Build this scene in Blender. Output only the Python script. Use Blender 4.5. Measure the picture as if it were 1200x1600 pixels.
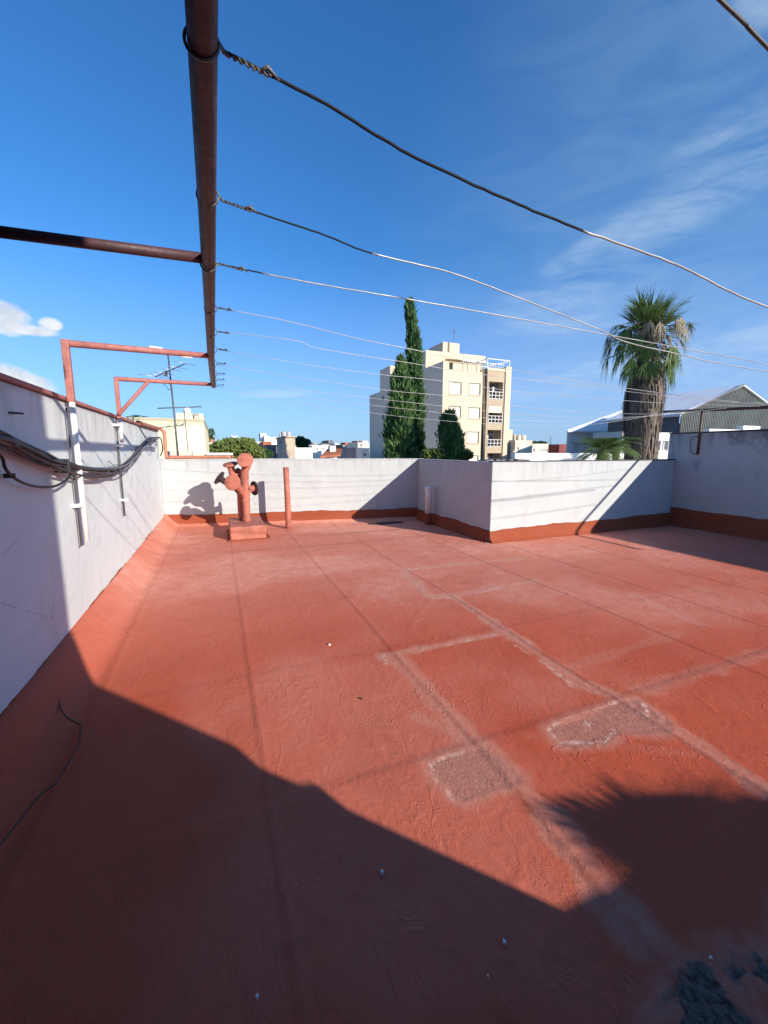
import bpy, math, random
import numpy as np
from mathutils import Vector
random.seed(7); rng = np.random.default_rng(11)
for o in list(bpy.data.objects): bpy.data.objects.remove(o, do_unlink=True)
S = bpy.context.scene; COL = S.collection
# ------------------------------------------------------------------ camera
F = 640.0; YH = 706.0; H = 1.55                     # focal length in px of the 1200x1600 photo, horizon row, eye height
PITCH = math.atan((800 - YH) / F); YAW = math.atan(260 / math.hypot(F, 800 - YH))
cam = bpy.data.objects.new('camera', bpy.data.cameras.new('camera')); COL.objects.link(cam); S.camera = cam
cam.data.sensor_fit = 'VERTICAL'; cam.data.sensor_height = 36; cam.data.lens = 36 * F / 1600
cam.data.clip_start = 0.02; cam.data.clip_end = 9000
cam.location = (0, 0, H); cam.rotation_euler = (math.pi / 2 - PITCH, 0, -YAW)
# ------------------------------------------------------------------ light
SUN_EL = math.radians(20.5); SX, SY = 0.454, -0.891   # horizontal direction towards the sun
sun = bpy.data.objects.new('sun', bpy.data.lights.new('sun', 'SUN')); COL.objects.link(sun)
sun.data.energy = 5.0; sun.data.angle = math.radians(0.53); sun.data.color = (1, 0.90, 0.78)
sd = Vector((SX * math.cos(SUN_EL), SY * math.cos(SUN_EL), math.sin(SUN_EL)))
sun.rotation_euler = sd.to_track_quat('Z', 'Y').to_euler(); sun.location = (5, -8, 12)
S.view_settings.view_transform = 'Standard'; S.view_settings.look = 'None'
S.view_settings.exposure = 0.5; S.view_settings.gamma = 1
world = bpy.data.worlds.new('World'); S.world = world; world.use_nodes = True

# ------------------------------------------------------------------ pixel -> place helpers
fw = np.array([math.sin(YAW) * math.cos(PITCH), math.cos(YAW) * math.cos(PITCH), -math.sin(PITCH)])
rt = np.array([math.cos(YAW), -math.sin(YAW), 0.0]); up = np.cross(rt, fw); EYE = np.array([0, 0, H])
def ray(x, y): return fw * F + rt * (x - 600) + up * (800 - y)
def gz(x, y, z=0.0): d = ray(x, y); return Vector(EYE + d * ((z - H) / d[2]))
def ax(x, y, X): d = ray(x, y); return Vector(EYE + d * (X / d[0]))
def ay(x, y, Y): d = ray(x, y); return Vector(EYE + d * (Y / d[1]))
def ad(x, y, D): return Vector(EYE + ray(x, y) * (D / F))

# ------------------------------------------------------------------ node helpers
class NT:
    def __init__(s, tree): s.t = tree; s.n = tree.nodes; s.l = tree.links
    def new(s, kind, **kw):
        n = s.n.new(kind)
        for k, v in kw.items(): setattr(n, k, v)
        return n
    def put(s, sock, v):
        if isinstance(v, (int, float, tuple, list)):
            if isinstance(v, (tuple, list)) and len(v) == 3 and sock.type == 'RGBA': v = (*v, 1)
            sock.default_value = v
        else: s.l.new(v, sock)
    def math(s, op, a, b=0.0, c=None, clamp=False):
        n = s.new('ShaderNodeMath', operation=op, use_clamp=clamp); s.put(n.inputs[0], a); s.put(n.inputs[1], b)
        if c is not None: s.put(n.inputs[2], c)
        return n.outputs[0]
    def vmath(s, op, a, b=None):
        n = s.new('ShaderNodeVectorMath', operation=op); s.put(n.inputs[0], a)
        if b is not None: s.put(n.inputs[1], b)
        return n.outputs['Value'] if op in ('DOT_PRODUCT', 'LENGTH') else n.outputs[0]
    def noise(s, vec, scale, detail=4, rough=0.55, dist=0.0):
        n = s.new('ShaderNodeTexNoise'); s.put(n.inputs['Vector'], vec); s.put(n.inputs['Scale'], scale)
        s.put(n.inputs['Detail'], detail); s.put(n.inputs['Roughness'], rough); s.put(n.inputs['Distortion'], dist); return n.outputs['Fac']
    def map(s, v, a, b, c=0.0, d=1.0, smooth=True):
        n = s.new('ShaderNodeMapRange'); n.interpolation_type = 'SMOOTHSTEP' if smooth else 'LINEAR'
        s.put(n.inputs[0], v); s.put(n.inputs[1], a); s.put(n.inputs[2], b); s.put(n.inputs[3], c); s.put(n.inputs[4], d); return n.outputs[0]
    def mix(s, f, a, b, mode='MIX'):
        n = s.new('ShaderNodeMix', data_type='RGBA', blend_type=mode); s.put(n.inputs[0], f); s.put(n.inputs[6], a); s.put(n.inputs[7], b); return n.outputs[2]
    def scale(s, vec, k):
        n = s.new('ShaderNodeVectorMath', operation='MULTIPLY'); s.put(n.inputs[0], vec); n.inputs[1].default_value = k; return n.outputs[0]
    def pos(s): return s.new('ShaderNodeNewGeometry').outputs['Position']
    def sep(s, v): n = s.new('ShaderNodeSeparateXYZ'); s.put(n.inputs[0], v); return n.outputs
    def bump(s, h, strength=0.3, dist=0.01, normal=None):
        n = s.new('ShaderNodeBump'); s.put(n.inputs['Height'], h); n.inputs['Strength'].default_value = strength
        n.inputs['Distance'].default_value = dist
        if normal is not None: s.put(n.inputs['Normal'], normal)
        return n.outputs[0]
def material(name):
    m = bpy.data.materials.new(name); m.use_nodes = True; t = NT(m.node_tree); b = m.node_tree.nodes['Principled BSDF']
    return m, t, b
def simple(name, col, rough=0.7, metal=0.0, var=0.12, scale=6, bump=0.15, bdist=0.004, spec=0.4, scale2=None):
    """paint / plaster / metal with blotches of its own tone and a small relief"""
    m, t, b = material(name); P = t.pos()
    n1 = t.noise(P, scale, 5, 0.6); n2 = t.noise(P, scale2 or scale * 7, 4, 0.6)
    f = t.map(n1, 0.3, 0.7); g = t.map(n2, 0.3, 0.7)
    lo = tuple(c * (1 - var) for c in col); hi = tuple(min(1, c * (1 + var * 0.6)) for c in col)
    c = t.mix(f, lo, hi); c = t.mix(t.math('MULTIPLY', g, 0.35), c, tuple(c_ * (1 - 1.5 * var) for c_ in col))
    t.put(b.inputs['Base Color'], c); t.put(b.inputs['Roughness'], t.map(n2, 0.2, 0.8, max(0.05, rough - 0.1), min(1, rough + 0.1)))
    b.inputs['Metallic'].default_value = metal; b.inputs['Specular IOR Level'].default_value = spec
    t.put(b.inputs['Normal'], t.bump(n2, bump, bdist)); return m

# ------------------------------------------------------------------ sky
w = NT(world.node_tree); w.n.clear()
out = w.new('ShaderNodeOutputWorld'); bg = w.new('ShaderNodeBackground')
sky = w.new('ShaderNodeTexSky', sky_type='NISHITA'); sky.sun_disc = False
sky.sun_elevation = SUN_EL; sky.sun_rotation = math.atan2(SX, SY)
sky.air_density = 1.15; sky.dust_density = 0.35; sky.ozone_density = 2.6; sky.altitude = 20
bg.inputs['Strength'].default_value = 0.0795
D = w.vmath('NORMALIZE', w.new('ShaderNodeTexCoord').outputs['Generated'])
x_, y_, z_ = w.sep(D)[:3]
def cloud_blob(px, py, sx, sy, tilt=0.0):
    d = Vector(ray(px, py)).normalized(); r = Vector((d.y, -d.x, 0)).normalized(); u = r.cross(d)
    a = math.radians(tilt); r2 = r * math.cos(a) + u * math.sin(a); u2 = u * math.cos(a) - r * math.sin(a)
    dx = w.math('DIVIDE', w.vmath('DOT_PRODUCT', D, tuple(r2)), sx); dy = w.math('DIVIDE', w.vmath('DOT_PRODUCT', D, tuple(u2)), sy)
    q = w.math('ADD', w.math('MULTIPLY', dx, dx), w.math('MULTIPLY', dy, dy))
    front = w.math('GREATER_THAN', w.vmath('DOT_PRODUCT', D, tuple(d)), 0.2)
    return w.math('MULTIPLY', w.map(q, 1.0, 0.0), front)
def vsum(l):
    s = l[0]
    for k in l[1:]: s = w.math('MAXIMUM', s, k)
    return s
cirrus_mask = vsum([cloud_blob(1080, 310, .22, .06, 18), cloud_blob(890, 480, .20, .085, 4), cloud_blob(1200, -5, .05, .035, -35),
                    cloud_blob(1190, 190, .16, .05, 10), cloud_blob(1150, 560, .30, .07, 5), cloud_blob(900, 590, .25, .05, 6),
                    cloud_blob(940, 378, .14, .03, 20), cloud_blob(430, 615, .12, .012, 3)])
tc = w.scale(D, (1.3, 1.9, 6.0))
n_c = w.noise(tc, 2.6, 8, 0.55, 1.3); n_f = w.noise(w.scale(D, (3, 3, 13)), 5.0, 7, 0.65, 0.6)
cir = w.math('MULTIPLY', w.map(w.math('ADD', w.math('MULTIPLY', n_c, .65), w.math('MULTIPLY', n_f, .35)), 0.30, 0.78), cirrus_mask)
cir = w.math('MULTIPLY', cir, 0.44)
cum_mask = vsum([cloud_blob(5, 495, .058, .040, 0), cloud_blob(78, 506, .026, .018, 0), cloud_blob(15, 592, .095, .036, -12), cloud_blob(45, 515, .06, .014, 0)])
n_p = w.noise(w.scale(D, (1, 1, 1.5)), 15, 8, 0.6, 0.4)
cum = w.map(w.math('ADD', w.math('MULTIPLY', n_p, 0.75), w.math('MULTIPLY', cum_mask, 0.62)), 0.62, 0.98)
cum = w.math('MULTIPLY', cum, w.map(cum_mask, 0.0, 0.3))
skyc = w.mix(1.0, sky.outputs[0], (0.43, 1.06, 1.70), 'MULTIPLY')
lowband = w.map(z_, 0.42, -0.02)                      # pale air towards the horizon
skyc = w.mix(w.math('MULTIPLY', lowband, 0.55), skyc, (4.4, 5.0, 8.8))
veil = w.math('MULTIPLY', w.math('ADD', cloud_blob(1250, 330, .75, .60, 20), 0.0), w.map(n_c, .25, .75, .10, .26))
skyc = w.mix(veil, skyc, (3.6, 5.6, 7.8))
skyc = w.mix(cir, skyc, (6.0, 7.4, 8.8))
shade_c = w.mix(w.map(w.noise(D, 22, 5, .6), .35, .65), (6.0, 6.5, 7.2), (8.6, 8.7, 8.8))
skyc = w.mix(w.math('MULTIPLY', cum, 0.92), skyc, shade_c)
w.put(bg.inputs['Color'], skyc); w.l.new(bg.outputs[0], out.inputs[0])

# ------------------------------------------------------------------ mesh helpers
class MB:
    def __init__(s): s.v = []; s.f = []
    def add(s, vs, fs):
        k = len(s.v); s.v += [tuple(v) for v in vs]; s.f += [tuple(i + k for i in f) for f in fs]; return s
    def box(s, x0, x1, y0, y1, z0, z1):
        vs = [(x, y, z) for z in (z0, z1) for y in (y0, y1) for x in (x0, x1)]
        return s.add(vs, [(0, 2, 3, 1), (4, 5, 7, 6), (0, 1, 5, 4), (2, 6, 7, 3), (0, 4, 6, 2), (1, 3, 7, 5)])
    def hexa(s, b, t):      # 4 bottom points, 4 top points, counter-clockwise from above
        return s.add(list(b) + list(t), [(3, 2, 1, 0), (4, 5, 6, 7), (0, 1, 5, 4), (1, 2, 6, 5), (2, 3, 7, 6), (3, 0, 4, 7)])
    def quad(s, a, b, c, d): return s.add([a, b, c, d], [(0, 1, 2, 3)])
    def wall(s, a, b, za0, za1, zb0, zb1, t):      # vertical slab from a to b (xy), thickness t to the right-hand side
        a = Vector((a[0], a[1], 0)); b = Vector((b[0], b[1], 0)); d = (b - a).normalized(); n = Vector((d.y, -d.x, 0)) * t
        q = [a, b, b + n, a + n]
        if t < 0: q = [a, a + n, b + n, b]; zz0 = [za0, za0, zb0, zb0]; zz1 = [za1, za1, zb1, zb1]
        else: q = [a, a + n, b + n, b]; zz0 = [za0, za0, zb0, zb0]; zz1 = [za1, za1, zb1, zb1]
        if t < 0: q = q[::-1]; zz0 = zz0[::-1]; zz1 = zz1[::-1]
        return s.hexa([(p.x, p.y, z) for p, z in zip(q, zz0)], [(p.x, p.y, z) for p, z in zip(q, zz1)])
    def tube(s, pts, r, n=10, caps=True):
        pts = [Vector(p) for p in pts]; m = len(pts); rs = r if isinstance(r, (list, tuple)) else [r] * m
        T = []
        for i in range(m):
            T.append(((pts[min(i + 1, m - 1)] - pts[i]).normalized() + (pts[i] - pts[max(i - 1, 0)]).normalized()).normalized())
        u = T[0].orthogonal().normalized(); vs = []; fs = []
        for i in range(m):
            u = (u - T[i] * u.dot(T[i])).normalized(); w_ = T[i].cross(u)
            k = 1.0
            for j in range(n):
                a = 2 * math.pi * j / n; vs.append(pts[i] + (u * math.cos(a) + w_ * math.sin(a)) * rs[i] * k)
        for i in range(m - 1):
            for j in range(n): fs.append((i * n + j, i * n + (j + 1) % n, (i + 1) * n + (j + 1) % n, (i + 1) * n + j))
        if caps: fs.append(tuple(range(n))[::-1]); fs.append(tuple((m - 1) * n + j for j in range(n)))
        return s.add(vs, fs)
    def lathe(s, base, axis, prof, n=28):     # prof: (radius, distance along axis)
        base = Vector(base); a = Vector(axis).normalized(); u = a.orthogonal().normalized(); w_ = a.cross(u); vs = []; fs = []
        for r, h in prof:
            for j in range(n):
                t = 2 * math.pi * j / n; vs.append(base + a * h + (u * math.cos(t) + w_ * math.sin(t)) * r)
        for i in range(len(prof) - 1):
            for j in range(n): fs.append((i * n + j, i * n + (j + 1) % n, (i + 1) * n + (j + 1) % n, (i + 1) * n + j))
        fs.append(tuple(range(n))[::-1]); fs.append(tuple((len(prof) - 1) * n + j for j in range(n)))
        return s.add(vs, fs)
    def holes(s, Y, x0, x1, z0, z1, hs, depth=0.25):   # a facade facing -Y with real openings, reveals going back
        xs = sorted({x0, x1, *[h[0] for h in hs], *[h[1] for h in hs]}); zs = sorted({z0, z1, *[h[2] for h in hs], *[h[3] for h in hs]})
        for i in range(len(xs) - 1):
            for k in range(len(zs) - 1):
                cx = (xs[i] + xs[i + 1]) / 2; cz = (zs[k] + zs[k + 1]) / 2
                if any(h[0] < cx < h[1] and h[2] < cz < h[3] for h in hs): continue
                s.quad((xs[i], Y, zs[k]), (xs[i + 1], Y, zs[k]), (xs[i + 1], Y, zs[k + 1]), (xs[i], Y, zs[k + 1]))
        for a, b, c, d in hs:
            Z = Y + depth
            s.quad((a, Y, c), (a, Z, c), (b, Z, c), (b, Y, c)); s.quad((a, Y, d), (b, Y, d), (b, Z, d), (a, Z, d))
            s.quad((a, Y, c), (a, Y, d), (a, Z, d), (a, Z, c)); s.quad((b, Y, c), (b, Z, c), (b, Z, d), (b, Y, d))
        return s
    def build(s, name, mat, parent=None, smooth=False, bevel=0.0, recalc=False):
        me = bpy.data.meshes.new(name)
        org = Vector((0, 0, 0))
        if parent is None:
            A = np.array(s.v); org = Vector(((A[:, 0].min() + A[:, 0].max()) / 2, (A[:, 1].min() + A[:, 1].max()) / 2, A[:, 2].min()))
        me.from_pydata([Vector(v) - org for v in s.v], [], s.f); me.materials.append(mat)
        if recalc:
            import bmesh
            bm = bmesh.new(); bm.from_mesh(me); bmesh.ops.recalc_face_normals(bm, faces=bm.faces); bm.to_mesh(me); bm.free()
        if smooth: me.polygons.foreach_set('use_smooth', [True] * len(me.polygons))
        o = bpy.data.objects.new(name, me); COL.objects.link(o)
        if parent is not None:
            o.parent = parent
            if parent.type == 'EMPTY': o.location = -parent.location
            elif 'org' in parent: o.location = -Vector(parent['org'])
        else: o.location = org
        if bevel:
            b = o.modifiers.new('bevel', 'BEVEL'); b.width = bevel; b.segments = 2; b.limit_method = 'ANGLE'; b.angle_limit = math.radians(40)
        return o
def thing(name, label, cat, loc, group=None):
    o = bpy.data.objects.new(name, None); COL.objects.link(o); o.location = loc; o.empty_display_size = 0.2
    o['label'] = label; o['category'] = cat
    if group: o['group'] = group
    return o
def tag(o, label, cat, group=None):
    o['label'] = label; o['category'] = cat
    if group: o['group'] = group
    return o
def structure(o): o['kind'] = 'structure'; return o
def catmull(pts, sub=6):
    P = [Vector(p) for p in pts]; P = [P[0] * 2 - P[1]] + P + [P[-1] * 2 - P[-2]]; r = []
    for i in range(1, len(P) - 2):
        for k in range(sub):
            t = k / sub; a, b, c, d = P[i - 1], P[i], P[i + 1], P[i + 2]
            r.append(0.5 * ((2 * b) + (c - a) * t + (2 * a - 5 * b + 4 * c - d) * t * t + (3 * b - a - 3 * c + d) * t ** 3))
    r.append(P[-2]); return r

# ------------------------------------------------------------------ materials
def wall_paint(name, col, top, grime=0.5, mould=0.0, bottom=0.25):
    """old white masonry paint: soft relief, brushed tone, dark run-off below the coping, scuffs near the membrane"""
    m, t, b = material(name); P = t.pos(); X, Y, Z = t.sep(P)[:3]
    n1 = t.noise(P, 1.3, 6, 0.6, 0.4); n2 = t.noise(P, 18, 5, 0.65)
    st = t.noise(t.scale(P, (9, 9, 0.9)), 1.0, 6, 0.65, 0.3)
    c = t.mix(t.map(n1, 0.3, 0.75), tuple(k * 0.93 for k in col), col)
    d = t.math('SUBTRACT', top, Z)                                  # metres below the top
    run = t.math('MULTIPLY', t.map(st, 0.42, 0.72), t.map(d, 0.42, 0.0, 0, 1, False))
    edge = t.math('MULTIPLY', t.map(d, 0.075, 0.0), t.map(t.noise(P, 9, 5, .7), 0.3, 0.6))
    g = t.math('MULTIPLY', t.math('MAXIMUM', run, edge), grime, clamp=True)
    c = t.mix(g, c, (0.17, 0.16, 0.16))
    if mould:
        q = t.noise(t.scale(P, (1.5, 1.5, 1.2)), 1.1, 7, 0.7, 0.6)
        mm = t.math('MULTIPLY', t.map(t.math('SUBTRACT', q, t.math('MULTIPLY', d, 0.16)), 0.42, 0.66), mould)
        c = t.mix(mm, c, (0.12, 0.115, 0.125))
    rep = t.map(t.noise(t.scale(P, (1, 1, 1.4)), 1.7, 3, .45, .8), 0.60, 0.63)
    c = t.mix(t.math('MULTIPLY', rep, .5), c, tuple(k * 0.86 for k in col))
    vo = t.new('ShaderNodeTexVoronoi', feature='DISTANCE_TO_EDGE'); t.put(vo.inputs['Vector'], t.vmath('ADD', P, t.vmath('SCALE', P))) if False else t.put(vo.inputs['Vector'], t.scale(P, (1, 1, 1))); vo.inputs['Scale'].default_value = 1.1
    wob_ = t.math('MULTIPLY', t.math('SUBTRACT', t.noise(P, 9, 4, .7), .5), .05)
    ck = t.math('MULTIPLY', t.map(t.math('ABSOLUTE', t.math('ADD', vo.outputs['Distance'], wob_)), .006, .0), t.map(t.noise(P, .9, 2, .5), .52, .62))
    c = t.mix(t.math('MULTIPLY', ck, .3), c, (0.13, .12, .12))
    pk_ = t.map(t.noise(P, 26, 3, .6), .73, .76)
    c = t.mix(t.math('MULTIPLY', pk_, .5), c, (0.22, .21, .2))
    sc = t.math('MULTIPLY', t.map(n2, 0.60, 0.78), t.map(Z, 0.75, 0.2, 0, bottom, False))
    c = t.mix(sc, c, (0.36, 0.25, 0.21))
    t.put(b.inputs['Base Color'], c); b.inputs['Roughness'].default_value = 0.85; b.inputs['Specular IOR Level'].default_value = 0.2
    h = t.math('ADD', t.math('MULTIPLY', n2, 0.25), t.math('MULTIPLY', t.noise(P, 3.2, 4, .5, .3), 2.2))
    t.put(b.inputs['Normal'], t.bump(h, 0.5, 0.012)); return m
M = {}
M['white_left_lift'] = wall_paint('white_paint_left_lift', (0.65, 0.69, 0.68), 1.96, 0.6, 0.0)  # lighter than the other walls' white to offset the sun's grazing angle
M['white'] = wall_paint('white_paint', (0.475, 0.505, 0.51), 1.40, 0.42, 0.0)
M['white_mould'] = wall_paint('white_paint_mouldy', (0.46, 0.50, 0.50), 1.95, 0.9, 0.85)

def membrane(name, fine, k_=1.0):
    m, t, b = material(name); P = t.pos()
    n1 = t.noise(P, 0.9, 6, 0.6, 0.4); n2 = t.noise(P, 7, 6, 0.65, 0.5); n3 = t.noise(P, 55, 4, 0.6)
    red = (0.490, 0.095, 0.047); dusty = (0.52, 0.185, 0.125)
    c = t.mix(t.map(n1, 0.35, 0.7), red, (0.52, 0.112, 0.058))
    c = t.mix(t.math('MULTIPLY', t.map(n2, 0.45, 0.75), 0.35), c, (0.42, 0.078, 0.038))
    c = t.mix(t.math('MULTIPLY', t.map(n3, 0.5, 0.8), 0.25), c, (0.54, 0.17, 0.11))
    h = t.math('ADD', t.math('MULTIPLY', t.noise(t.scale(P, (1, 0.55, 1)), 14, 5, .6, 1.2), 1.2), t.math('MULTIPLY', n3, 0.25))
    def crease(vec, sc, wd, dist_, m0, m1, amt):      # raised creases where the mat has wrinkled
        nn_ = t.noise(vec, sc, 2, .5, dist_); r_0 = t.map(t.math('ABSOLUTE', t.math('SUBTRACT', nn_, .5)), wd, 0.0)
        return t.math('MULTIPLY', t.math('MULTIPLY', r_0, t.map(t.noise(P, m0, 3, .6), .47, .60)), amt)
    h = t.math('ADD', h, crease(t.scale(P, (1.0, .45, 1)), 9, .016, .7, 1.1, 0, 0.45))
    h = t.math('ADD', h, crease(t.scale(P, (.8, 1.0, 1)), 24, .030, 1.0, 1.7, 0, 0.22))
    h = t.math('ADD', h, crease(t.scale(P, (1.0, .25, 1)), 5, .007, .4, .8, 0, 0.3))
    st_ = t.map(t.noise(P, 1.9, 7, .72, .9), .52, .66); c = t.mix(t.math('MULTIPLY', st_, .16), c, (0.30, 0.085, 0.055))
    if fine:
        wear = t.new('ShaderNodeAttribute', attribute_name='wear').outputs['Fac']
        rim = t.new('ShaderNodeAttribute', attribute_name='rim').outputs['Fac']
        grey = t.new('ShaderNodeAttribute', attribute_name='grey').outputs['Fac']
        dark = t.new('ShaderNodeAttribute', attribute_name='concrete').outputs['Fac']
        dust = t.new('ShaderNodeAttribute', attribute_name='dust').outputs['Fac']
        nb = t.noise(P, 30, 6, 0.7, 0.8)
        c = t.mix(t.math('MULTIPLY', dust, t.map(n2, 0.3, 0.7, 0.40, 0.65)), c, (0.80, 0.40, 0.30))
        wv = t.math('MULTIPLY', wear, t.map(nb, 0.28, 0.66, 0.35, 1.0), clamp=True)
        c = t.mix(wv, c, (0.58, 0.30, 0.225))
        gv = t.math('MULTIPLY', grey, t.map(nb, 0.3, 0.6, 0.55, 1.0), clamp=True)
        c = t.mix(gv, c, t.mix(t.map(t.noise(P, 60, 4, .7), .4, .65), (0.36, 0.15, 0.11), (0.47, 0.23, 0.17)))
        v = t.new('ShaderNodeTexVoronoi', feature='DISTANCE_TO_EDGE'); t.put(v.inputs['Vector'], P); v.inputs['Scale'].default_value = 34
        crack = t.math('MULTIPLY', t.map(v.outputs['Distance'], 0.07, 0.0), t.math('MULTIPLY', gv, t.map(n2, .45, .6)))
        c = t.mix(t.math('MULTIPLY', crack, 0.8), c, (0.08, 0.045, 0.04))
        rv = t.math('MULTIPLY', rim, t.map(t.noise(P, 22, 4, .7), 0.40, 0.58), clamp=True)
        c = t.mix(rv, c, (0.70, 0.47, 0.37))
        conc = t.mix(t.map(t.noise(P, 40, 6, .75, .5), .35, .65), (0.055, 0.036, 0.028), (0.20, 0.155, 0.13))
        dv = t.math('MULTIPLY', dark, 1.0, clamp=True)
        c = t.mix(t.map(t.math('ADD', dv, t.math('MULTIPLY', t.math('SUBTRACT', nb, .5), 1.1)), 0.34, 0.74), c, conc)
        h = t.math('ADD', h, t.math('MULTIPLY', t.noise(P, 90, 4, .7), t.math('ADD', t.math('MULTIPLY', gv, .8), t.math('MULTIPLY', dv, 1.5))))
    if k_ != 1: c = t.mix(1.0, c, (k_, k_ * 1.25, k_ * 1.25), 'MULTIPLY')
    t.put(b.inputs['Base Color'], c); t.put(b.inputs['Roughness'], t.map(n3, .3, .7, 0.58, 0.76)); b.inputs['Specular IOR Level'].default_value = 0.06
    t.put(b.inputs['Normal'], t.bump(h, 0.7, 0.006)); return m
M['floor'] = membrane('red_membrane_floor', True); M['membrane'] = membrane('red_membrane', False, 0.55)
M['salmon'] = simple('salmon_paint', (0.45, 0.15, 0.105), 0.7, 0, 0.30, 4, 0.5)
M['oxide'] = simple('red_oxide_pipe', (0.075, 0.034, 0.040), 0.55, 0, 0.30, 9, 0.25)
M['oxide_pale'] = simple('faded_red_pipe', (0.42, 0.165, 0.145), 0.6, 0, 0.22, 14, 0.25)
M['coping'] = simple('faded_red_coping', (0.42, 0.16, 0.13), 0.7, 0, 0.25, 5, 0.3)
M['terracotta'] = simple('terracotta_pipe', (0.46, 0.19, 0.12), 0.6, 0, 0.15, 6, 0.2)
M['dark_cap'] = simple('dark_capping', (0.07, 0.065, 0.07), 0.9, 0, 0.4, 9, 0.5)
M['pvc'] = simple('white_pvc', (0.80, 0.80, 0.79), 0.45, 0, 0.06, 8, 0.1)
M['steel_dark'] = simple('weathered_steel', (0.13, 0.13, 0.135), 0.55, 0.5, 0.2, 14, 0.2)
M['black'] = simple('black_rubber', (0.028, 0.027, 0.03), 0.5, 0, 0.2, 20, 0.1)
M['cable_grey'] = simple('grey_cable', (0.075, 0.078, 0.09), 0.5, 0, 0.2, 20, 0.1)
M['cable_pale'] = simple('pale_cable', (0.20, 0.20, 0.215), 0.5, 0, 0.2, 20, 0.1)
M['dark_disc'] = simple('dark_vent_cap', (0.045, 0.025, 0.03), 0.55, 0, 0.2, 14, 0.1)
M['alu'] = simple('aluminium', (0.45, 0.45, 0.46), 0.4, 0.7, 0.1, 20, 0.1)
M['cream'] = simple('cream_render', (0.61, 0.515, 0.38), 0.85, 0, 0.06, 0.25, 0.2, 0.01)
M['cream_shade_lift'] = simple('cream_render_shade_lift', (0.86, 0.68, 0.52), 0.85, 0, 0.06, 0.25, 0.2, 0.01)  # cream made lighter and warmer to offset blue shade on side faces
M['beige'] = simple('beige_render', (0.44, 0.35, 0.245), 0.85, 0, 0.06, 0.3, 0.2, 0.01)
M['brown'] = simple('brown_strip', (0.22, 0.17, 0.12), 0.85, 0, 0.1, 0.5)
M['shutter'] = simple('roller_shutter', (0.80, 0.74, 0.60), 0.6, 0, 0.04, 2)
M['trim_white'] = simple('white_trim', (0.80, 0.80, 0.78), 0.5, 0, 0.04, 3)
M['frame_dark'] = simple('dark_frame', (0.30, 0.28, 0.25), 0.6, 0, 0.08, 3)
M['white_far'] = simple('whitewash', (0.74, 0.72, 0.68), 0.85, 0, 0.12, 0.35, 0.2)
M['white_bright'] = simple('fresh_whitewash', (0.84, 0.83, 0.80), 0.85, 0, 0.03, 0.5, 0.2)
M['bluewhite'] = simple('blue_white_render', (0.55, 0.60, 0.66), 0.85, 0, 0.08, 0.4)
M['greywall'] = simple('grey_render', (0.33, 0.33, 0.35), 0.85, 0, 0.15, 0.5)
M['grey_light'] = simple('light_grey_render', (0.58, 0.59, 0.58), 0.85, 0, 0.08, 0.4)
M['grey_dark'] = simple('dark_grey_render', (0.17, 0.165, 0.175), 0.85, 0, 0.15, 0.5)
M['tan'] = simple('tan_render', (0.52, 0.43, 0.33), 0.9, 0, 0.20, 0.7, 0.3)
M['cream_old'] = simple('stained_cream_render', (0.60, 0.56, 0.48), 0.9, 0, 0.25, 0.6, 0.3)
M['roof_tile'] = simple('roof_tile', (0.42, 0.13, 0.065), 0.8, 0, 0.25, 1.2, 0.6, 0.05)
M['darkred'] = simple('dark_red_roof', (0.20, 0.05, 0.05), 0.8, 0, 0.2, 0.8)
M['tank'] = simple('grey_tank', (0.42, 0.41, 0.40), 0.6, 0, 0.15, 1.2)
M['rust'] = simple('rusty_steel', (0.13, 0.06, 0.045), 0.75, 0, 0.35, 9, 0.3)
def glass_mat():
    m, t, b = material('window_glass'); b.inputs['Base Color'].default_value = (0.07, 0.085, 0.10, 1); b.inputs['Roughness'].default_value = 0.12
    b.inputs['Specular IOR Level'].default_value = 0.8
    P = t.pos(); t.put(b.inputs['Base Color'], t.mix(t.map(t.noise(P, 1.2, 3), .35, .65), (0.14, 0.16, 0.18), (0.32, 0.33, 0.33))); return m
M['glass'] = glass_mat()
def stained(name, col, top, length=3.0, amount=0.6, freq=1.2):
    m, t, b = material(name); P = t.pos(); X, Y, Z = t.sep(P)[:3]
    st = t.noise(t.scale(P, (freq * 1.6, freq * 1.6, freq * 0.12)), 1.0, 6, 0.7, .2); n1 = t.noise(P, 0.5, 5, .6)
    d = t.math('SUBTRACT', top, Z)
    g = t.math('MULTIPLY', t.math('MULTIPLY', t.map(st, .45, .7), t.map(d, length, 0, 0, 1, False)), amount, clamp=True)
    g = t.math('MAXIMUM', g, t.math('MULTIPLY', t.map(d, 0.25, 0.0), amount))
    c = t.mix(t.map(n1, .3, .7), tuple(k * .92 for k in col), col); c = t.mix(g, c, (0.20, 0.18, 0.15))
    t.put(b.inputs['Base Color'], c); b.inputs['Roughness'].default_value = 0.9; t.put(b.inputs['Normal'], t.bump(t.noise(P, 5, 5, .6), .3, .02)); return m
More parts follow.
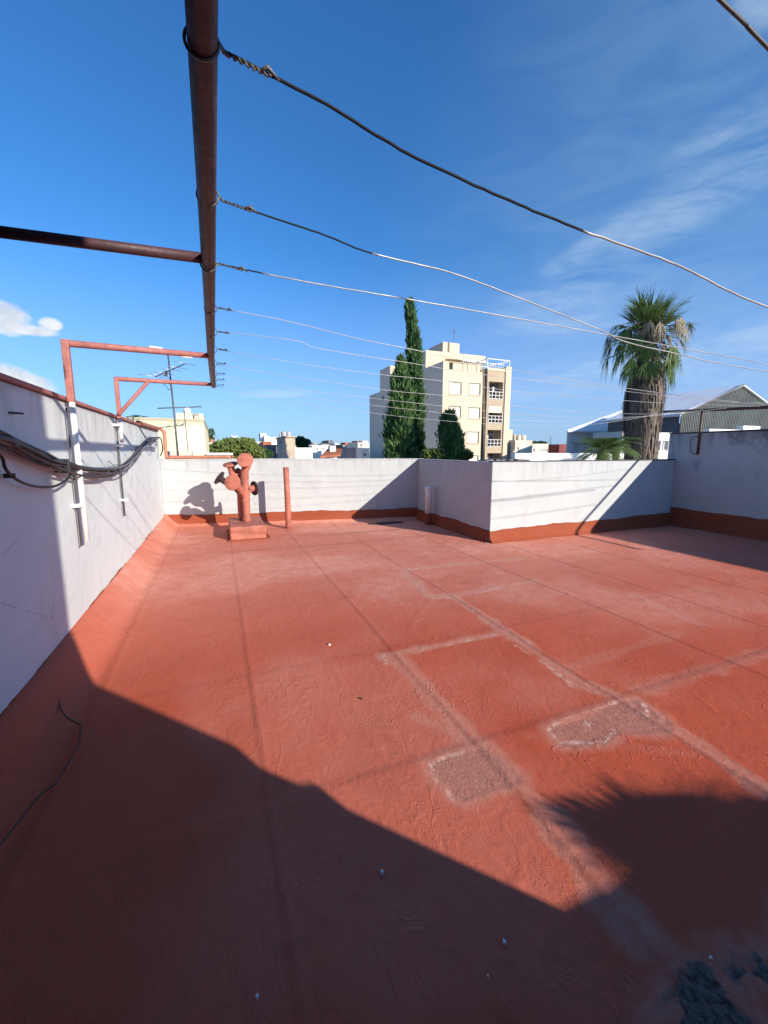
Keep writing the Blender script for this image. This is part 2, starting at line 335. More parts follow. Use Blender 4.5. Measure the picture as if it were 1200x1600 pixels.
def corrugated(name, col, axis, pitch, var=0.25, metal=0.0, rough=0.55):
    m, t, b = material(name); P = t.pos(); c3 = t.sep(P)
    wv = t.math('SINE', t.math('MULTIPLY', c3[axis], 2 * math.pi / pitch))
    n1 = t.noise(t.scale(P, (.6, .6, .6)), 1, 5, .6); st = t.noise(t.scale(P, (2.2, .25, .25)) if axis == 0 else t.scale(P, (.25, 2.2, .25)), 1, 4, .6)
    c = t.mix(t.map(n1, .3, .7), tuple(k * (1 - var) for k in col), col)
    c = t.mix(t.math('MULTIPLY', t.map(st, .5, .75), .3), c, tuple(k * .6 for k in col))
    t.put(b.inputs['Base Color'], c); b.inputs['Roughness'].default_value = rough; b.inputs['Metallic'].default_value = metal
    t.put(b.inputs['Normal'], t.bump(wv, .25, pitch * .1)); return m
M['shed_roof'] = corrugated('galvanised_roof_sheet', (0.62, 0.63, 0.62), 0, 0.5, 0.12)
M['shed_roof2'] = corrugated('galvanised_annex_sheet', (0.90, 0.92, 0.91), 1, 0.5, 0.06)
def leafmat(name, a, b_, scale=1.5, trans=0.25):
    m, t, b = material(name); P = t.pos()
    r = t.new('ShaderNodeAttribute', attribute_name='rnd').outputs['Fac']
    c = t.mix(t.map(t.noise(P, scale, 4, .6), .35, .65), a, b_); c = t.mix(t.math('MULTIPLY', r, .55), c, tuple(k * 1.7 for k in b_))
    t.put(b.inputs['Base Color'], c); b.inputs['Roughness'].default_value = 0.6; b.inputs['Specular IOR Level'].default_value = 0.25
    tr = t.new('ShaderNodeBsdfTranslucent'); t.put(tr.inputs['Color'], c); ms = t.new('ShaderNodeMixShader'); ms.inputs[0].default_value = trans
    o = t.n['Material Output']; t.l.new(b.outputs[0], ms.inputs[1]); t.l.new(tr.outputs[0], ms.inputs[2]); t.l.new(ms.outputs[0], o.inputs[0]); return m
M['cypress'] = leafmat('cypress_foliage', (0.030, 0.072, 0.028), (0.065, 0.130, 0.045), 1.2, .15)
M['cypress_b'] = leafmat('cypress_foliage_lighter', (0.042, 0.085, 0.030), (0.095, 0.165, 0.055), 1.2, .15)
M['bush'] = leafmat('bush_foliage', (0.05, 0.085, 0.02), (0.14, 0.17, 0.045), .6, .25)
M['bush_dark'] = leafmat('dark_bush_foliage', (0.02, 0.05, 0.02), (0.045, 0.085, 0.03), .6, .2)
M['palm_green'] = leafmat('palm_frond_green', (0.060, 0.105, 0.028), (0.125, 0.185, 0.055), 1.5, .3)
M['palm_dry'] = leafmat('palm_frond_dry', (0.13, 0.11, 0.07), (0.26, 0.22, 0.145), 2, .2)
M['palm_skirt'] = leafmat('palm_skirt_dead_leaves', (0.050, 0.038, 0.030), (0.135, 0.103, 0.078), 2.2, .05)
M['bark'] = simple('bark', (0.11, 0.085, 0.065), 0.9, 0, 0.3, 8, 0.6)

# ------------------------------------------------------------------ ground and the roof floor
gm, t, b = material('town_ground'); P = t.pos()
c = t.mix(t.map(t.noise(P, .02, 6, .6), .4, .6), (0.30, 0.28, 0.25), (0.20, 0.21, 0.14)); c = t.mix(t.map(t.noise(P, .3, 5, .6), .5, .7), c, (.22, .2, .18))
t.put(b.inputs['Base Color'], c); b.inputs['Roughness'].default_value = .95
GZ = -5.0
structure(MB().quad((-3500, -3500, GZ), (3500, -3500, GZ), (3500, 3500, GZ), (-3500, 3500, GZ)).build('ground', gm))
# masonry body of the house under the roof terrace
structure(MB().box(-1.25, 9.05, -4.0, 8.2, GZ + .01, -0.02).build('roof_slab', M['grey_light']))

def fbm(x, y, scale, octaves=4, seed=0, rough=0.5):
    r = np.random.default_rng(seed); tot = np.zeros_like(x); amp = 1.0; norm = 0
    for o in range(octaves):
        G = r.random((257, 257)); u = x * scale * 2 ** o + 31.7; v = y * scale * 2 ** o + 17.3
        iu = np.floor(u).astype(int); iv = np.floor(v).astype(int); fu = u - iu; fv = v - iv
        fu = fu * fu * (3 - 2 * fu); fv = fv * fv * (3 - 2 * fv); a = iu % 256; c_ = iv % 256
        val = G[a, c_] * (1 - fu) * (1 - fv) + G[a + 1, c_] * fu * (1 - fv) + G[a, c_ + 1] * (1 - fu) * fv + G[a + 1, c_ + 1] * fu * fv
        tot += val * amp; norm += amp; amp *= rough
    return tot / norm
def dline(X, Y, pts):
    best = np.full(X.shape, 1e9)
    for (x0, y0), (x1, y1) in zip(pts[:-1], pts[1:]):
        dx, dy = x1 - x0, y1 - y0; L = dx * dx + dy * dy + 1e-12
        tt = np.clip(((X - x0) * dx + (Y - y0) * dy) / L, 0, 1); best = np.minimum(best, np.hypot(X - x0 - tt * dx, Y - y0 - tt * dy))
    return best
def inside(X, Y, poly):
    c_ = np.zeros(X.shape, bool); n = len(poly)
    for i in range(n):
        x0, y0 = poly[i]; x1, y1 = poly[(i + 1) % n]
        k = ((y0 > Y) != (y1 > Y)) & (X < (x1 - x0) * (Y - y0) / (y1 - y0 + 1e-12) + x0); c_ ^= k
    return c_
def sm(v, a, b_): q = np.clip((v - a) / (b_ - a), 0, 1); return q * q * (3 - 2 * q)
def G2(l): return [tuple(gz(*q)[:2]) for q in l]
# the terrace outline follows the walls: left x=-1.11, back line, recess x=4.28, side parapet y=5.74, right wall x=8.9
BK0 = (-1.11, 9.55); BK1 = (4.28, 8.54)
def backline(x): return BK0[1] + (x - BK0[0]) * (BK1[1] - BK0[1]) / (BK1[0] - BK0[0])
xs = np.arange(-1.15, 8.951, 0.016); ys = [-0.6]
while ys[-1] < 9.62: ys.append(ys[-1] + max(0.012, 0.0052 * max(ys[-1], 0)))
ys = np.array(ys); NX, NY = len(xs), len(ys)
X, Y = np.meshgrid(xs, ys)
wob = 0.018 * (fbm(X, Y, 2.2, 3, 5) - .5)
Z = 0.020 * (fbm(X, Y, 0.55, 3, 1) - .5) + 0.0045 * (fbm(X, Y, 3.0, 3, 2) - .5)
# blisters and creases of the fibre mat: thin ridges where a warped noise crosses its mean
q = fbm(X + .15 * fbm(X, Y, 1.5, 2, 8), Y * .55, 5.5, 3, 3); ridge = np.clip(1 - np.abs(q - .5) / .022, 0, 1)
zone = sm(fbm(X, Y, .9, 2, 4), .44, .62); Z += ridge * zone * 0.0035
q2 = fbm(X * .6 + 9, Y * 1.3, 9, 2, 6); ridge2 = np.clip(1 - np.abs(q2 - .5) / .03, 0, 1); Z += ridge2 * sm(fbm(X, Y, 1.3, 2, 14), .55, .7) * 0.0018
dark_seam = np.zeros_like(X)
for sx in (0.12, 1.19, 2.26, 3.45, 4.45, 5.5, 6.55, 7.6):
    d = X - (sx + 0.02 * (fbm(Y * 0 + sx, Y, 1.1, 3, int(sx * 10)) - .5) * 2)
    Z += 0.0045 * sm(d, -.004, .004) * sm(d, 0.45, 0.0) + 0.0022 * np.exp(-((d - .012) / .02) ** 2); dark_seam = np.maximum(dark_seam, np.exp(-(d / .008) ** 2))
for sx in (0.69, 1.75, 2.85):
    d = X - (sx + 0.03 * (fbm(Y * 0 + sx, Y, .9, 3, int(sx * 10)) - .5)); Z += 0.0016 * np.exp(-(d / .012) ** 2) * sm(fbm(X, Y, .7, 2, 19), .4, .6)
for sy in (1.69, 2.82, 4.05, 5.3, 6.6):
    d = Y - (sy + 0.05 * (fbm(X, X * 0 + sy, .8, 3, int(sy * 10)) - .5)); Z += (0.0045 if sy < 2 else 0.0022) * sm(d, .035, -.035) * sm(d, -.6, 0.0)
for k in range(36):        # short brush nicks and folds
    cx, cy = rng.uniform(-.6, 6), rng.uniform(.9, 6.5); L = rng.uniform(.08, .3); a = rng.normal(1.45, .35)
    sel = (np.abs(X - cx) < .4) & (np.abs(Y - cy) < .4)
    d = dline(X[sel], Y[sel], [(cx, cy), (cx + L * math.cos(a), cy + L * math.sin(a))]); Z[sel] += .0028 * np.exp(-(d / .009) ** 2)
# membrane turned up at the walls
WZ = lambda dist, h, wdt: h * sm(dist, wdt, 0.0) ** 1.2
wear = np.zeros_like(X); rim = np.zeros_like(X); grey = np.zeros_like(X); conc = np.zeros_like(X)
nz = fbm(X, Y, 6, 4, 21) - .5
def band(pts, wd, amt, edge=None):
    global wear
    wd *= .62; d = dline(X, Y, G2(pts)) + nz * wd * 1.6; wear = np.maximum(wear, amt * (sm(d, wd, wd * .3) * .75 + .35 * np.exp(-((d - wd * .75) / .012) ** 2)))
band([(631, 891), (669, 931), (707, 931), (788, 988), (821, 1007)], .13, 1.0)
band([(821, 1007), (902, 1067), (983, 1094), (1059, 1142), (1146, 1202), (1215, 1245)], .11, .8)
band([(631, 891), (699, 882), (756, 877), (815, 872)], .13, .95); band([(707, 931), (767, 920), (837, 908)], .11, .85)
band([(788, 988), (734, 999), (658, 1015), (599, 1026)], .09, .9)
band([(615, 1026), (658, 1067), (691, 1105), (729, 1153), (761, 1175), (810, 1218), (853, 1272), (905, 1340), (940, 1400), (1000, 1460)], .13, .7)
band([(820, 1150), (1100, 1180)], .05, .2); band([(1000, 1080), (1200, 1020)], .12, .45); band([(905, 1340), (1120, 1560)], .10, .25)
band([(880, 1045), (1060, 990)], .1, .3); band([(990, 930), (1090, 975)], .12, .5); band([(650, 1120), (700, 1140)], .07, .5)
for pts, wd in (([(788, 990), (734, 1001), (700, 1008), (660, 1015)], .008), ([(599, 1024), (604, 1040)], .008), ([(800, 1006), (852, 1038), (895, 1072)], .007),
                ([(669, 931), (676, 936), (712, 934)], .009), ([(629, 891), (675, 887), (760, 880)], .010), ([(718, 934), (765, 923), (812, 910)], .009),
                ([(856, 1142), (868, 1130), (900, 1118), (935, 1108), (962, 1098)], .009), ([(856, 1142), (876, 1160), (944, 1160), (960, 1142)], .007),
                ([(672, 1197), (690, 1186), (722, 1176)], .008), ([(672, 1197), (684, 1222), (710, 1250)], .006)):
    d = dline(X, Y, G2(pts)) + nz * .03; rim = np.maximum(rim, .75 * sm(np.abs(d), wd * 1.5, wd * .3))
P1 = G2([(674, 1194), (712, 1178), (756, 1170), (783, 1191), (813, 1218), (810, 1225), (766, 1234), (729, 1251), (707, 1240), (680, 1213)])
P2 = G2([(856, 1140), (896, 1124), (962, 1099), (994, 1094), (1037, 1121), (1054, 1142), (1016, 1145), (967, 1140), (945, 1161), (875, 1163)])
for Pp, amt in ((P1, .72), (P2, .66)):
    d = dline(X, Y, Pp + [Pp[0]]); sgn = np.where(inside(X, Y, Pp), -d, d) + nz * .06; grey = np.maximum(grey, amt * sm(sgn, .03, -.02)); wear = np.maximum(wear, .7 * sm(sgn, .09, .0))
    Z -= .003 * sm(sgn, .015, -.01)
P3 = G2([(994, 1094), (1037, 1121), (1030, 1128), (985, 1112), (975, 1103)]); P4 = G2([(893, 1135), (918, 1127), (925, 1137), (900, 1143)])
flake = fbm(X, Y, 26, 3, 33)
for Pp in (P3, P4):
    d = dline(X, Y, Pp + [Pp[0]]); sgn = np.where(inside(X, Y, Pp), -d, d) + nz * .05; k = sm(sgn, .02, -.01) * sm(flake, .47, .56); rim = np.maximum(rim, k); Z += k * .003
C1 = G2([(1240, 1440), (1185, 1490), (1140, 1502), (1130, 1530), (1160, 1545), (1240, 1540)]); C2 = G2([(1075, 1522), (1110, 1515), (1140, 1545), (1185, 1590), (1200, 1640), (1040, 1640), (1068, 1560)])
for Pp in (C1, C2):
    d = dline(X, Y, Pp + [Pp[0]]); sgn = np.where(inside(X, Y, Pp), -d, d) + nz * .16 + (fbm(X, Y, 30, 3, 71) - .5) * .10
    conc = np.maximum(conc, .8 * sm(sgn, .05, -.03)); Z -= .004 * sm(sgn, .01, -.01); wear = np.maximum(wear, .5 * sm(sgn, .12, 0))
Z += wear * .0015 * (fbm(X, Y, 18, 3, 41) - .5) * 2
dust = sm(X, .5, 4.5) * .2 + sm(Y, 1.2, 6.0) * .8 - .15 + .45 * sm(fbm(X, Y, .7, 4, 51), .42, .68)  # random dust, plus sheen painted as colour paling with distance
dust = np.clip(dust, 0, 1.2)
Z += -.0 * dark_seam
# turn-ups
dl = X + 1.11; db = backline(X) - Y
Z += np.where(X < 4.3, 0, 0)
lean = 0.30 + .03 * (fbm(X, Y, 1.1, 2, 61) - .5)
Z += .21 * sm(dl, lean, .0) ** 1.3 + np.where(X < 4.29, .06 * sm(db, .2, 0), 0)
Z += np.exp(-((dl - .33) / .02) ** 2) * .004
keep = ((X < 4.30) & (Y < backline(X) + .03)) | ((X >= 4.30) & (Y < 5.78))
vid = -np.ones(X.shape, int); quadok = keep[:-1, :-1] & keep[1:, :-1] & keep[:-1, 1:] & keep[1:, 1:]
used = np.zeros(X.shape, bool); used[:-1, :-1] |= quadok; used[1:, :-1] |= quadok; used[:-1, 1:] |= quadok; used[1:, 1:] |= quadok
vid[used] = np.arange(used.sum())
co = np.stack([X[used], Y[used], Z[used]], 1).astype(np.float32)
fq = np.stack([vid[:-1, :-1][quadok], vid[:-1, 1:][quadok], vid[1:, 1:][quadok], vid[1:, :-1][quadok]], 1).astype(np.int32)
me = bpy.data.meshes.new('floor'); me.vertices.add(len(co)); me.vertices.foreach_set('co', co.ravel())
me.loops.add(fq.size); me.loops.foreach_set('vertex_index', fq.ravel()); me.polygons.add(len(fq))
me.polygons.foreach_set('loop_start', np.arange(0, fq.size, 4, dtype=np.int32)); me.polygons.foreach_set('loop_total', np.full(len(fq), 4, np.int32))
me.update(calc_edges=True); me.polygons.foreach_set('use_smooth', np.ones(len(fq), bool)); me.materials.append(M['floor'])
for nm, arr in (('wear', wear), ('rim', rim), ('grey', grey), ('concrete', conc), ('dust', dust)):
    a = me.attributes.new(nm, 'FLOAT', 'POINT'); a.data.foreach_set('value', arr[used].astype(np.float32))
fo = bpy.data.objects.new('floor', me); COL.objects.link(fo); structure(fo)
structure(MB().box(-1.11, 8.9, -4.0, -.59, -.015, 0.0).build('floor_back', M['membrane']))

# ------------------------------------------------------------------ walls
def skirt(a, b_, h0, h1, inn, parent, seed, th=.022):
    """band of red membrane up the foot of a wall, with a wavy hand-painted top edge"""
    r = random.Random(seed); a = Vector((*a, 0)); b_ = Vector((*b_, 0)); L = (b_ - a).length; n = int(L / .05); m_ = MB(); d = (b_ - a) / L; nn = Vector((*inn, 0)).normalized()
    ph = [r.uniform(0, 6) for _ in range(4)]; vs = []
    for i in range(n + 1):
        s_ = i / n * L; hh = h0 + (h1 - h0) * i / n + .010 * math.sin(s_ * 2.3 + ph[0]) + .007 * math.sin(s_ * 6.1 + ph[1]) + .004 * math.sin(s_ * 17 + ph[2]) + r.uniform(-.003, .003)
        p = a + d * s_
        for k, (off, z) in enumerate(((.0, hh), (th * .6, hh - .004), (th, hh * .6), (th * 1.6, .07), (.075, .018), (.12, -.012))): vs.append(p + nn * off + Vector((0, 0, z)))
    fs = [(i * 6 + k, (i + 1) * 6 + k, (i + 1) * 6 + k + 1, i * 6 + k + 1) for i in range(n) for k in range(5)]
    o = m_.add(vs, fs).build('membrane_skirt', M['membrane'], parent, smooth=True, recalc=False); return o
def wall_obj(label, a, b_, z0a, z1a, z0b, z1b, t, mat, seg=0.25):
    root = thing('parapet_wall', label, 'wall', (*a, 0)); MB().wall(a, b_, z0a, z1a, z0b, z1b, t).build('masonry', mat, root, bevel=.012); return root
# left party wall
lw = wall_obj('tall white party wall on the left with a faded red coping and two pergola posts', (-1.11, 9.62), (-1.11, -3.9), -.3, 1.95, -.3, 1.95, .16, M['white_left_lift'])
MB().box(-1.30, -1.085, -3.9, 9.56, 1.952, 1.985).build('coping', M['coping'], lw, bevel=.008)
o = skirt((-1.11, -0.6), (-1.11, 9.5), .215, .21, (1, 0), lw, 3, .012)
# back parapet
bw = wall_obj('low white parapet at the far end behind the vent pipes', BK0, (BK1[0] + .14, backline(BK1[0] + .14)), -.3, 1.415, -.3, 1.40, -.15, M['white'])
skirt(BK0, (BK1[0], BK1[1]), .235, .25, (-(BK1[1] - BK0[1]) * -1, -(BK1[0] - BK0[0])), bw, 4)
# recess wall (shaded return) and side parapet share a corner
rw = wall_obj('white return wall in shade with its sharp corner toward the camera', (4.28, 8.53), (4.28, 5.76), -.3, 1.395, -.3, 1.38, -.15, M['white'])
skirt((4.28, 8.52), (4.28, 5.75), .24, .20, (-1, 0), rw, 5)
sw = wall_obj('sunlit white parapet between the projecting corner and the tall wall on the right', (4.283, 5.757), (8.9, 5.757), -.3, 1.382, -.3, 1.385, -.16, M['white'])
skirt((4.27, 5.757), (8.9, 5.757), .21, .26, (0, -1), sw, 6)
cap = MB(); r_ = random.Random(9); x = 4.3
while x < 8.88:
    l = r_.uniform(.2, .5); x2 = min(x + l, 8.89); h = r_.uniform(.004, .016); cap.box(x, x2 - .003, 5.752, 5.90, 1.378, 1.387 + h); x = x2
cap.build('dark_capping', M['dark_cap'], sw, bevel=.003)
tw = wall_obj('tall mould stained wall in shade on the right edge', (8.9, 5.93), (8.9, -3.9), -.3, 1.925, -.3, 1.90, -.18, M['white_mould'])
skirt((8.9, 5.74), (8.9, -.6), .38, .40, (-1, 0), tw, 7)
MB().box(8.885, 9.09, -3.9, 5.935, 1.926, 1.945).build('dark_capping', M['dark_cap'], tw, bevel=.004)

# coping pipe: runs down the end of the party wall and along the back parapet
cp = MB(); pts = [(-1.085, 7.2, 1.985), (-1.075, 8.6, 2.0), (-1.065, 9.45, 2.015), (-1.035, 9.52, 2.005), (-.99, 9.53, 1.93), (-.985, 9.53, 1.75), (-.985, 9.53, 1.52), (-.96, 9.52, 1.455), (-.88, 9.51, 1.44), (.18, 9.32, 1.445), (.26, 9.30, 1.445)]
cp.tube(catmull(pts, 5), .033, 12); o = cp.build('drain_pipe', M['terracotta'], None, smooth=True)
tag(o, 'red painted pipe bending down the end of the left wall and along the back parapet', 'pipe')

# ------------------------------------------------------------------ building behind the camera (throws the big shadow) and its stair parapet
M['house_dark'] = simple('dark_low_bounce_wall', (0.10, 0.055, 0.045), 0.9, 0, 0.1, 2)  # dark finish picked for unseen walls to keep bounced light low
hb = thing('house_block', 'dark red rooftop stair house standing behind the viewer', 'building', (0, -1.4, 0))
MB().box(-1.1, 1.24, -3.2, -1.0, 0, 7.0).build('wall', M['house_dark'], hb)  # height raised to block more sky behind the viewer
MB().box(-1.1, 1.26, -3.25, -.98, 7.0, 7.12).build('roof_slab', M['grey_light'], hb)
MB().box(-1.1, .28, -.955, 1.35, 3.22, 3.32).build('unseen_sky_shade', M['house_dark'], hb)  # unseen slab added overhead to keep skylight off the near floor
st = MB(); prof = [(1.24, 1.725), (1.60, 1.315), (1.603, 1.225), (1.672, 1.155), (1.73, 1.15), (1.733, 1.065), (1.965, .79), (6.0, .785)]
for (x0, z0), (x1, z1) in zip(prof[:-1], prof[1:]):
    st.hexa([(x0, -1.12, 0), (x1, -1.12, 0), (x1, -1.0, 0), (x0, -1.0, 0)], [(x0, -1.12, z0), (x1, -1.12, z1), (x1, -1.0, z1), (x0, -1.0, z0)])
tag(st.build('stair_parapet', M['house_dark']), 'sloping stair parapet beside the stair house behind the viewer', 'wall')

nbk = thing('sky_blocker', 'unseen tall block added beyond the left party wall to cut skylight', 'building', (-3.5, -1, GZ))  # out-of-view block added to darken the foreground shade
MB().box(-6.5, -1.32, -6, 3.2, GZ + .02, 7.5).build('wall', M['house_dark'], nbk); MB().box(-6.6, -1.30, -6.1, 3.25, 7.5, 7.65).build('roof_slab', M['house_dark'], nbk)
# ------------------------------------------------------------------ leaves
def add_rnd(o):
    a = o.data.attributes.new('rnd', 'FLOAT', 'FACE'); a.data.foreach_set('value', rng.random(len(o.data.polygons)).astype(np.float32))
def fan_leaf(mb, base, direction, petiole, R, droop, nb=26, spread=2.5, rr=random):
    """one fan palm leaf: a petiole and a spray of blades that bend down towards their tips"""
    base = Vector(base); d = Vector(direction).normalized(); side = d.cross(Vector((0, 0, 1)))
    side = side.normalized() if side.length > .05 else Vector((1, 0, 0)); hub = base + d * petiole
    nrm = side.cross(d).normalized()
    mb.tube([base, base + d * petiole * .5 + Vector((0, 0, .02)), hub], [.03, .022, .014], 4, False)
    for k in range(nb):
        a = (k / (nb - 1) - .5) * spread + rr.uniform(-.04, .04); v = d * math.cos(a) + side * math.sin(a)
        L = R * (1 - .3 * abs(a) / (spread / 2)) * rr.uniform(.7, 1.15); p = hub.copy(); wv = R * .026; pl = []
        vv = v.copy()
        for s_ in range(5):
            pl.append(p.copy()); vv = (vv + Vector((0, 0, -1)) * droop * (s_ * .35 + rr.uniform(0, .3)) + Vector((rr.gauss(0, .05), rr.gauss(0, .05), 0))).normalized(); p = p + vv * L / 4
        for s_ in range(4):
            w0 = wv * (1 - s_ / 4) * (1.0 if s_ else .35) ; w1 = wv * (1 - (s_ + 1) / 4)
            t_ = (pl[s_ + 1] - pl[s_]).normalized(); sd_ = t_.cross(nrm); sd_ = sd_.normalized() if sd_.length > .05 else side
            mb.quad(pl[s_] - sd_ * w0, pl[s_] + sd_ * w0, pl[s_ + 1] + sd_ * max(w1, .003), pl[s_ + 1] - sd_ * max(w1, .003))

# fan palm behind the viewer on the right whose fronds shade the lower right of the terrace
bp = thing('fan_palm', 'low fan palm behind the viewer beside the stair parapet', 'palm', (2.9, -1.3, 0)); rr = random.Random(5); lf = MB()
def occ(px, py, dist):    # point on the sun ray that passes through this spot of the floor
    p = gz(px, py); h = dist * math.tan(SUN_EL); return Vector((p.x + SX * dist, p.y + SY * dist, h))
hubp = occ(1075, 1330, 2.95)
for tp in [(925, 1345), (868, 1262), (855, 1266), (880, 1252), (905, 1300), (925, 1238), (950, 1222), (1060, 1222), (1000, 1222), (1090, 1226), (1160, 1246), (1200, 1230), (1130, 1240), (848, 1262), (852, 1272), (862, 1252), (874, 1248), (870, 1290), (884, 1310), (838, 1258), (930, 1215), (965, 1216), (930, 1372), (950, 1400), (1020, 1250), (915, 1330), (1260, 1240), (1330, 1260), (940, 1290), (960, 1250), (1040, 1240)]:
    tip = occ(*tp, 2.95 + rr.uniform(-.15, .15)); d = tip - hubp; L = d.length
    fan_leaf(lf, hubp, d + Vector((0, 0, .04 * L)), L * .2, L * .92, .04, 14, .62, rr)
o = lf.build('fronds', M['palm_green'], bp); add_rnd(o)
MB().lathe(hubp + Vector((0, 0, -.62)), (0, 0, 1), [(.10, 0), (.40, .1), (.50, .35), (.42, .54), (.2, .66)], 18).build('crown_heart', M['bark'], bp, smooth=True)
MB().tube([(hubp.x, hubp.y, 0), (hubp.x, hubp.y, hubp.z - .1)], [.2, .17], 12).build('trunk', M['bark'], bp, smooth=True)
pt = MB().box(2.0, 5.4, -3.9, -1.35, 0, .42).build('planter', M['grey_light']); tag(pt, 'raised planter along the back of the terrace behind the viewer', 'planter')

# ------------------------------------------------------------------ pergola
pg = thing('pergola_frame', 'red pipe clothesline frame overhead, fixed to the left wall by white sleeved posts', 'frame', (-1.05, 4.0, 0))
BX, BZ = 0.0, 2.52
MB().tube([(BX + .035, -.9, BZ + .03), (BX + .02, 1.2, BZ + .01), (BX + .01, 2.4, BZ), (BX - .01, 4.7, BZ - .01), (BX - .005, 6.75, BZ - .005)], .0345, 16).build('beam', M['oxide'], pg, smooth=True)
def arm(a, b_, r, mat): return MB().tube([a, b_], r, 12).build('arm', mat, pg, smooth=True)
arm((-1.07, 2.50, 2.52), (BX, 2.43, 2.525), .025, M['oxide'])
arm((-1.055, 4.02, 2.385), (BX, 4.65, 2.505), .0265, M['oxide_pale'])
arm((-1.055, 5.74, 2.39), (BX, 6.55, 2.505), .026, M['oxide_pale'])
pg2 = MB().tube([(-1.09, 2.50, 1.99), (-1.08, 2.50, 2.54)], .03, 12).build('post', M['oxide'], pg, smooth=True)
for y, r, zr, zw, zb in ((4.01, .0245, 1.94, 1.02, .80), (5.74, .0215, 1.93, 1.66, .80)):
    MB().box(-1.05 - r, -1.05 + r, y - r, y + r, zr, 2.41).build('post', M['oxide_pale'], pg, bevel=.006)
    s_ = MB(); s_.tube([(-1.048, y, zw if y > 5 else .82), (-1.048, y, zr)], r * .84 if y < 5 else r * .9, 14).build('white_sleeve', M['pvc'], pg, smooth=True)
    MB().tube([(-1.08, y - .034, zb - .02), (-1.08, y - .034, zr - .05)], .007, 8).build('steel_rod', M['steel_dark'], pg, smooth=True)
MB().tube([(-1.05, 5.70, 1.98), (-.74, 5.95, 2.42)], .022, 10).build('brace', M['oxide_pale'], pg, smooth=True)
for y, z in ((3.995, 1.12), (5.71, 1.86), (5.71, 1.62), (5.71, .98)):
    MB().box(-1.112, -1.035, y - .045, y + .045, z - .014, z + .014).build('clamp', M['pvc'], pg, bevel=.005)
MB().tube([(-1.085, 5.71, .79), (-1.085, 5.71, 1.68)], .010, 8).build('steel_rod', M['steel_dark'], pg, smooth=True)
for x, y, z in ((-.42, 4.40, 2.458), (-.18, 4.545, 2.425)):     # scraps of white tape on the arm
    MB().tube([(x - .10, y - .055, z + .022), (x, y, z + .030)], .009, 8).build('tape', M['pvc'], pg, smooth=True)

# wires: world-space sags measured along each line, tied to the beam by a loop and a twist
WY = [(1.23, None, [(.07, 2.53), (.33, 2.492), (.58, 2.436), (.93, 2.398), (1.31, 2.368), (1.87, 2.343), (2.44, 2.28), (3.4, 2.24), (5, 2.20), (7, 2.24), (8.9, 2.33)]),
      (1.876, 2.35, [(.07, 2.527), (.46, 2.489), (.71, 2.455), (1.16, 2.444), (1.69, 2.379), (2.23, 2.307), (2.51, 2.258), (3.08, 2.236), (3.82, 2.215), (6, 2.22), (8.9, 2.33)]),
      (2.469, 2.6, [(.06, 2.525), (.52, 2.505), (1.16, 2.499), (1.84, 2.489), (2.81, 2.471), (3.31, 2.462), (4.05, 2.45), (5.03, 2.427), (7, 2.37), (8.9, 2.33)]),
      (3.186, 3.1, [(.05, 2.525), (.53, 2.489), (1.06, 2.420), (1.61, 2.372), (2.23, 2.311), (3.29, 2.238), (4.59, 2.181), (5.83, 2.15), (7.2, 2.19), (8.9, 2.33)]),
      (3.787, 3.9, [(.06, 2.526), (.68, 2.517), (.91, 2.468), (1.71, 2.422), (2.66, 2.368), (3.68, 2.345), (5.13, 2.307), (6.47, 2.28), (8.07, 2.287), (8.9, 2.33)]),
      (4.4, 4.4, [(.05, 2.52), (.91, 2.443), (1.71, 2.401), (2.48, 2.379), (3.46, 2.322), (4.38, 2.306), (6.2, 2.29), (8.9, 2.34)]),
      (5.076, 4.9, [(.05, 2.51), (.6, 2.45), (1.35, 2.39), (2.14, 2.33), (2.86, 2.305), (3.94, 2.221), (5.23, 2.174), (7.2, 2.2), (8.9, 2.36)]),
      (5.719, 5.3, [(.04, 2.505), (.6, 2.43), (1.34, 2.351), (2.06, 2.305), (3.14, 2.237), (3.81, 2.19), (5.5, 2.14), (7.4, 2.2), (8.9, 2.37)]),
      (6.16, 5.6, [(.04, 2.505), (.7, 2.40), (1.43, 2.311), (2.19, 2.256), (3.04, 2.197), (4.6, 2.10), (6.6, 2.12), (8.9, 2.38)]),
      (6.677, 5.9, [(.04, 2.505), (.8, 2.36), (2.0, 2.22), (3.4, 2.10), (5.2, 2.03), (7.0, 2.10), (8.9, 2.38)])]
desc = ['nearest and thickest, high above the camera', 'second from the camera', 'third from the camera, tied beside the left arm joint', 'fourth from the camera', 'fifth from the camera',
        'sixth from the camera', 'seventh from the camera', 'eighth from the camera', 'ninth from the camera', 'farthest, tied at the end of the beam']
M['wire_dark'] = simple('dark_wire', (0.022, 0.024, 0.032), 0.85, 0, 0.2, 20, 0.1, spec=.15)
M['wire'] = simple('coated_wire', (0.42, 0.42, 0.43), 0.40, 0.1, 0.3, 5, 0.1, spec=.8)
rr = random.Random(3)
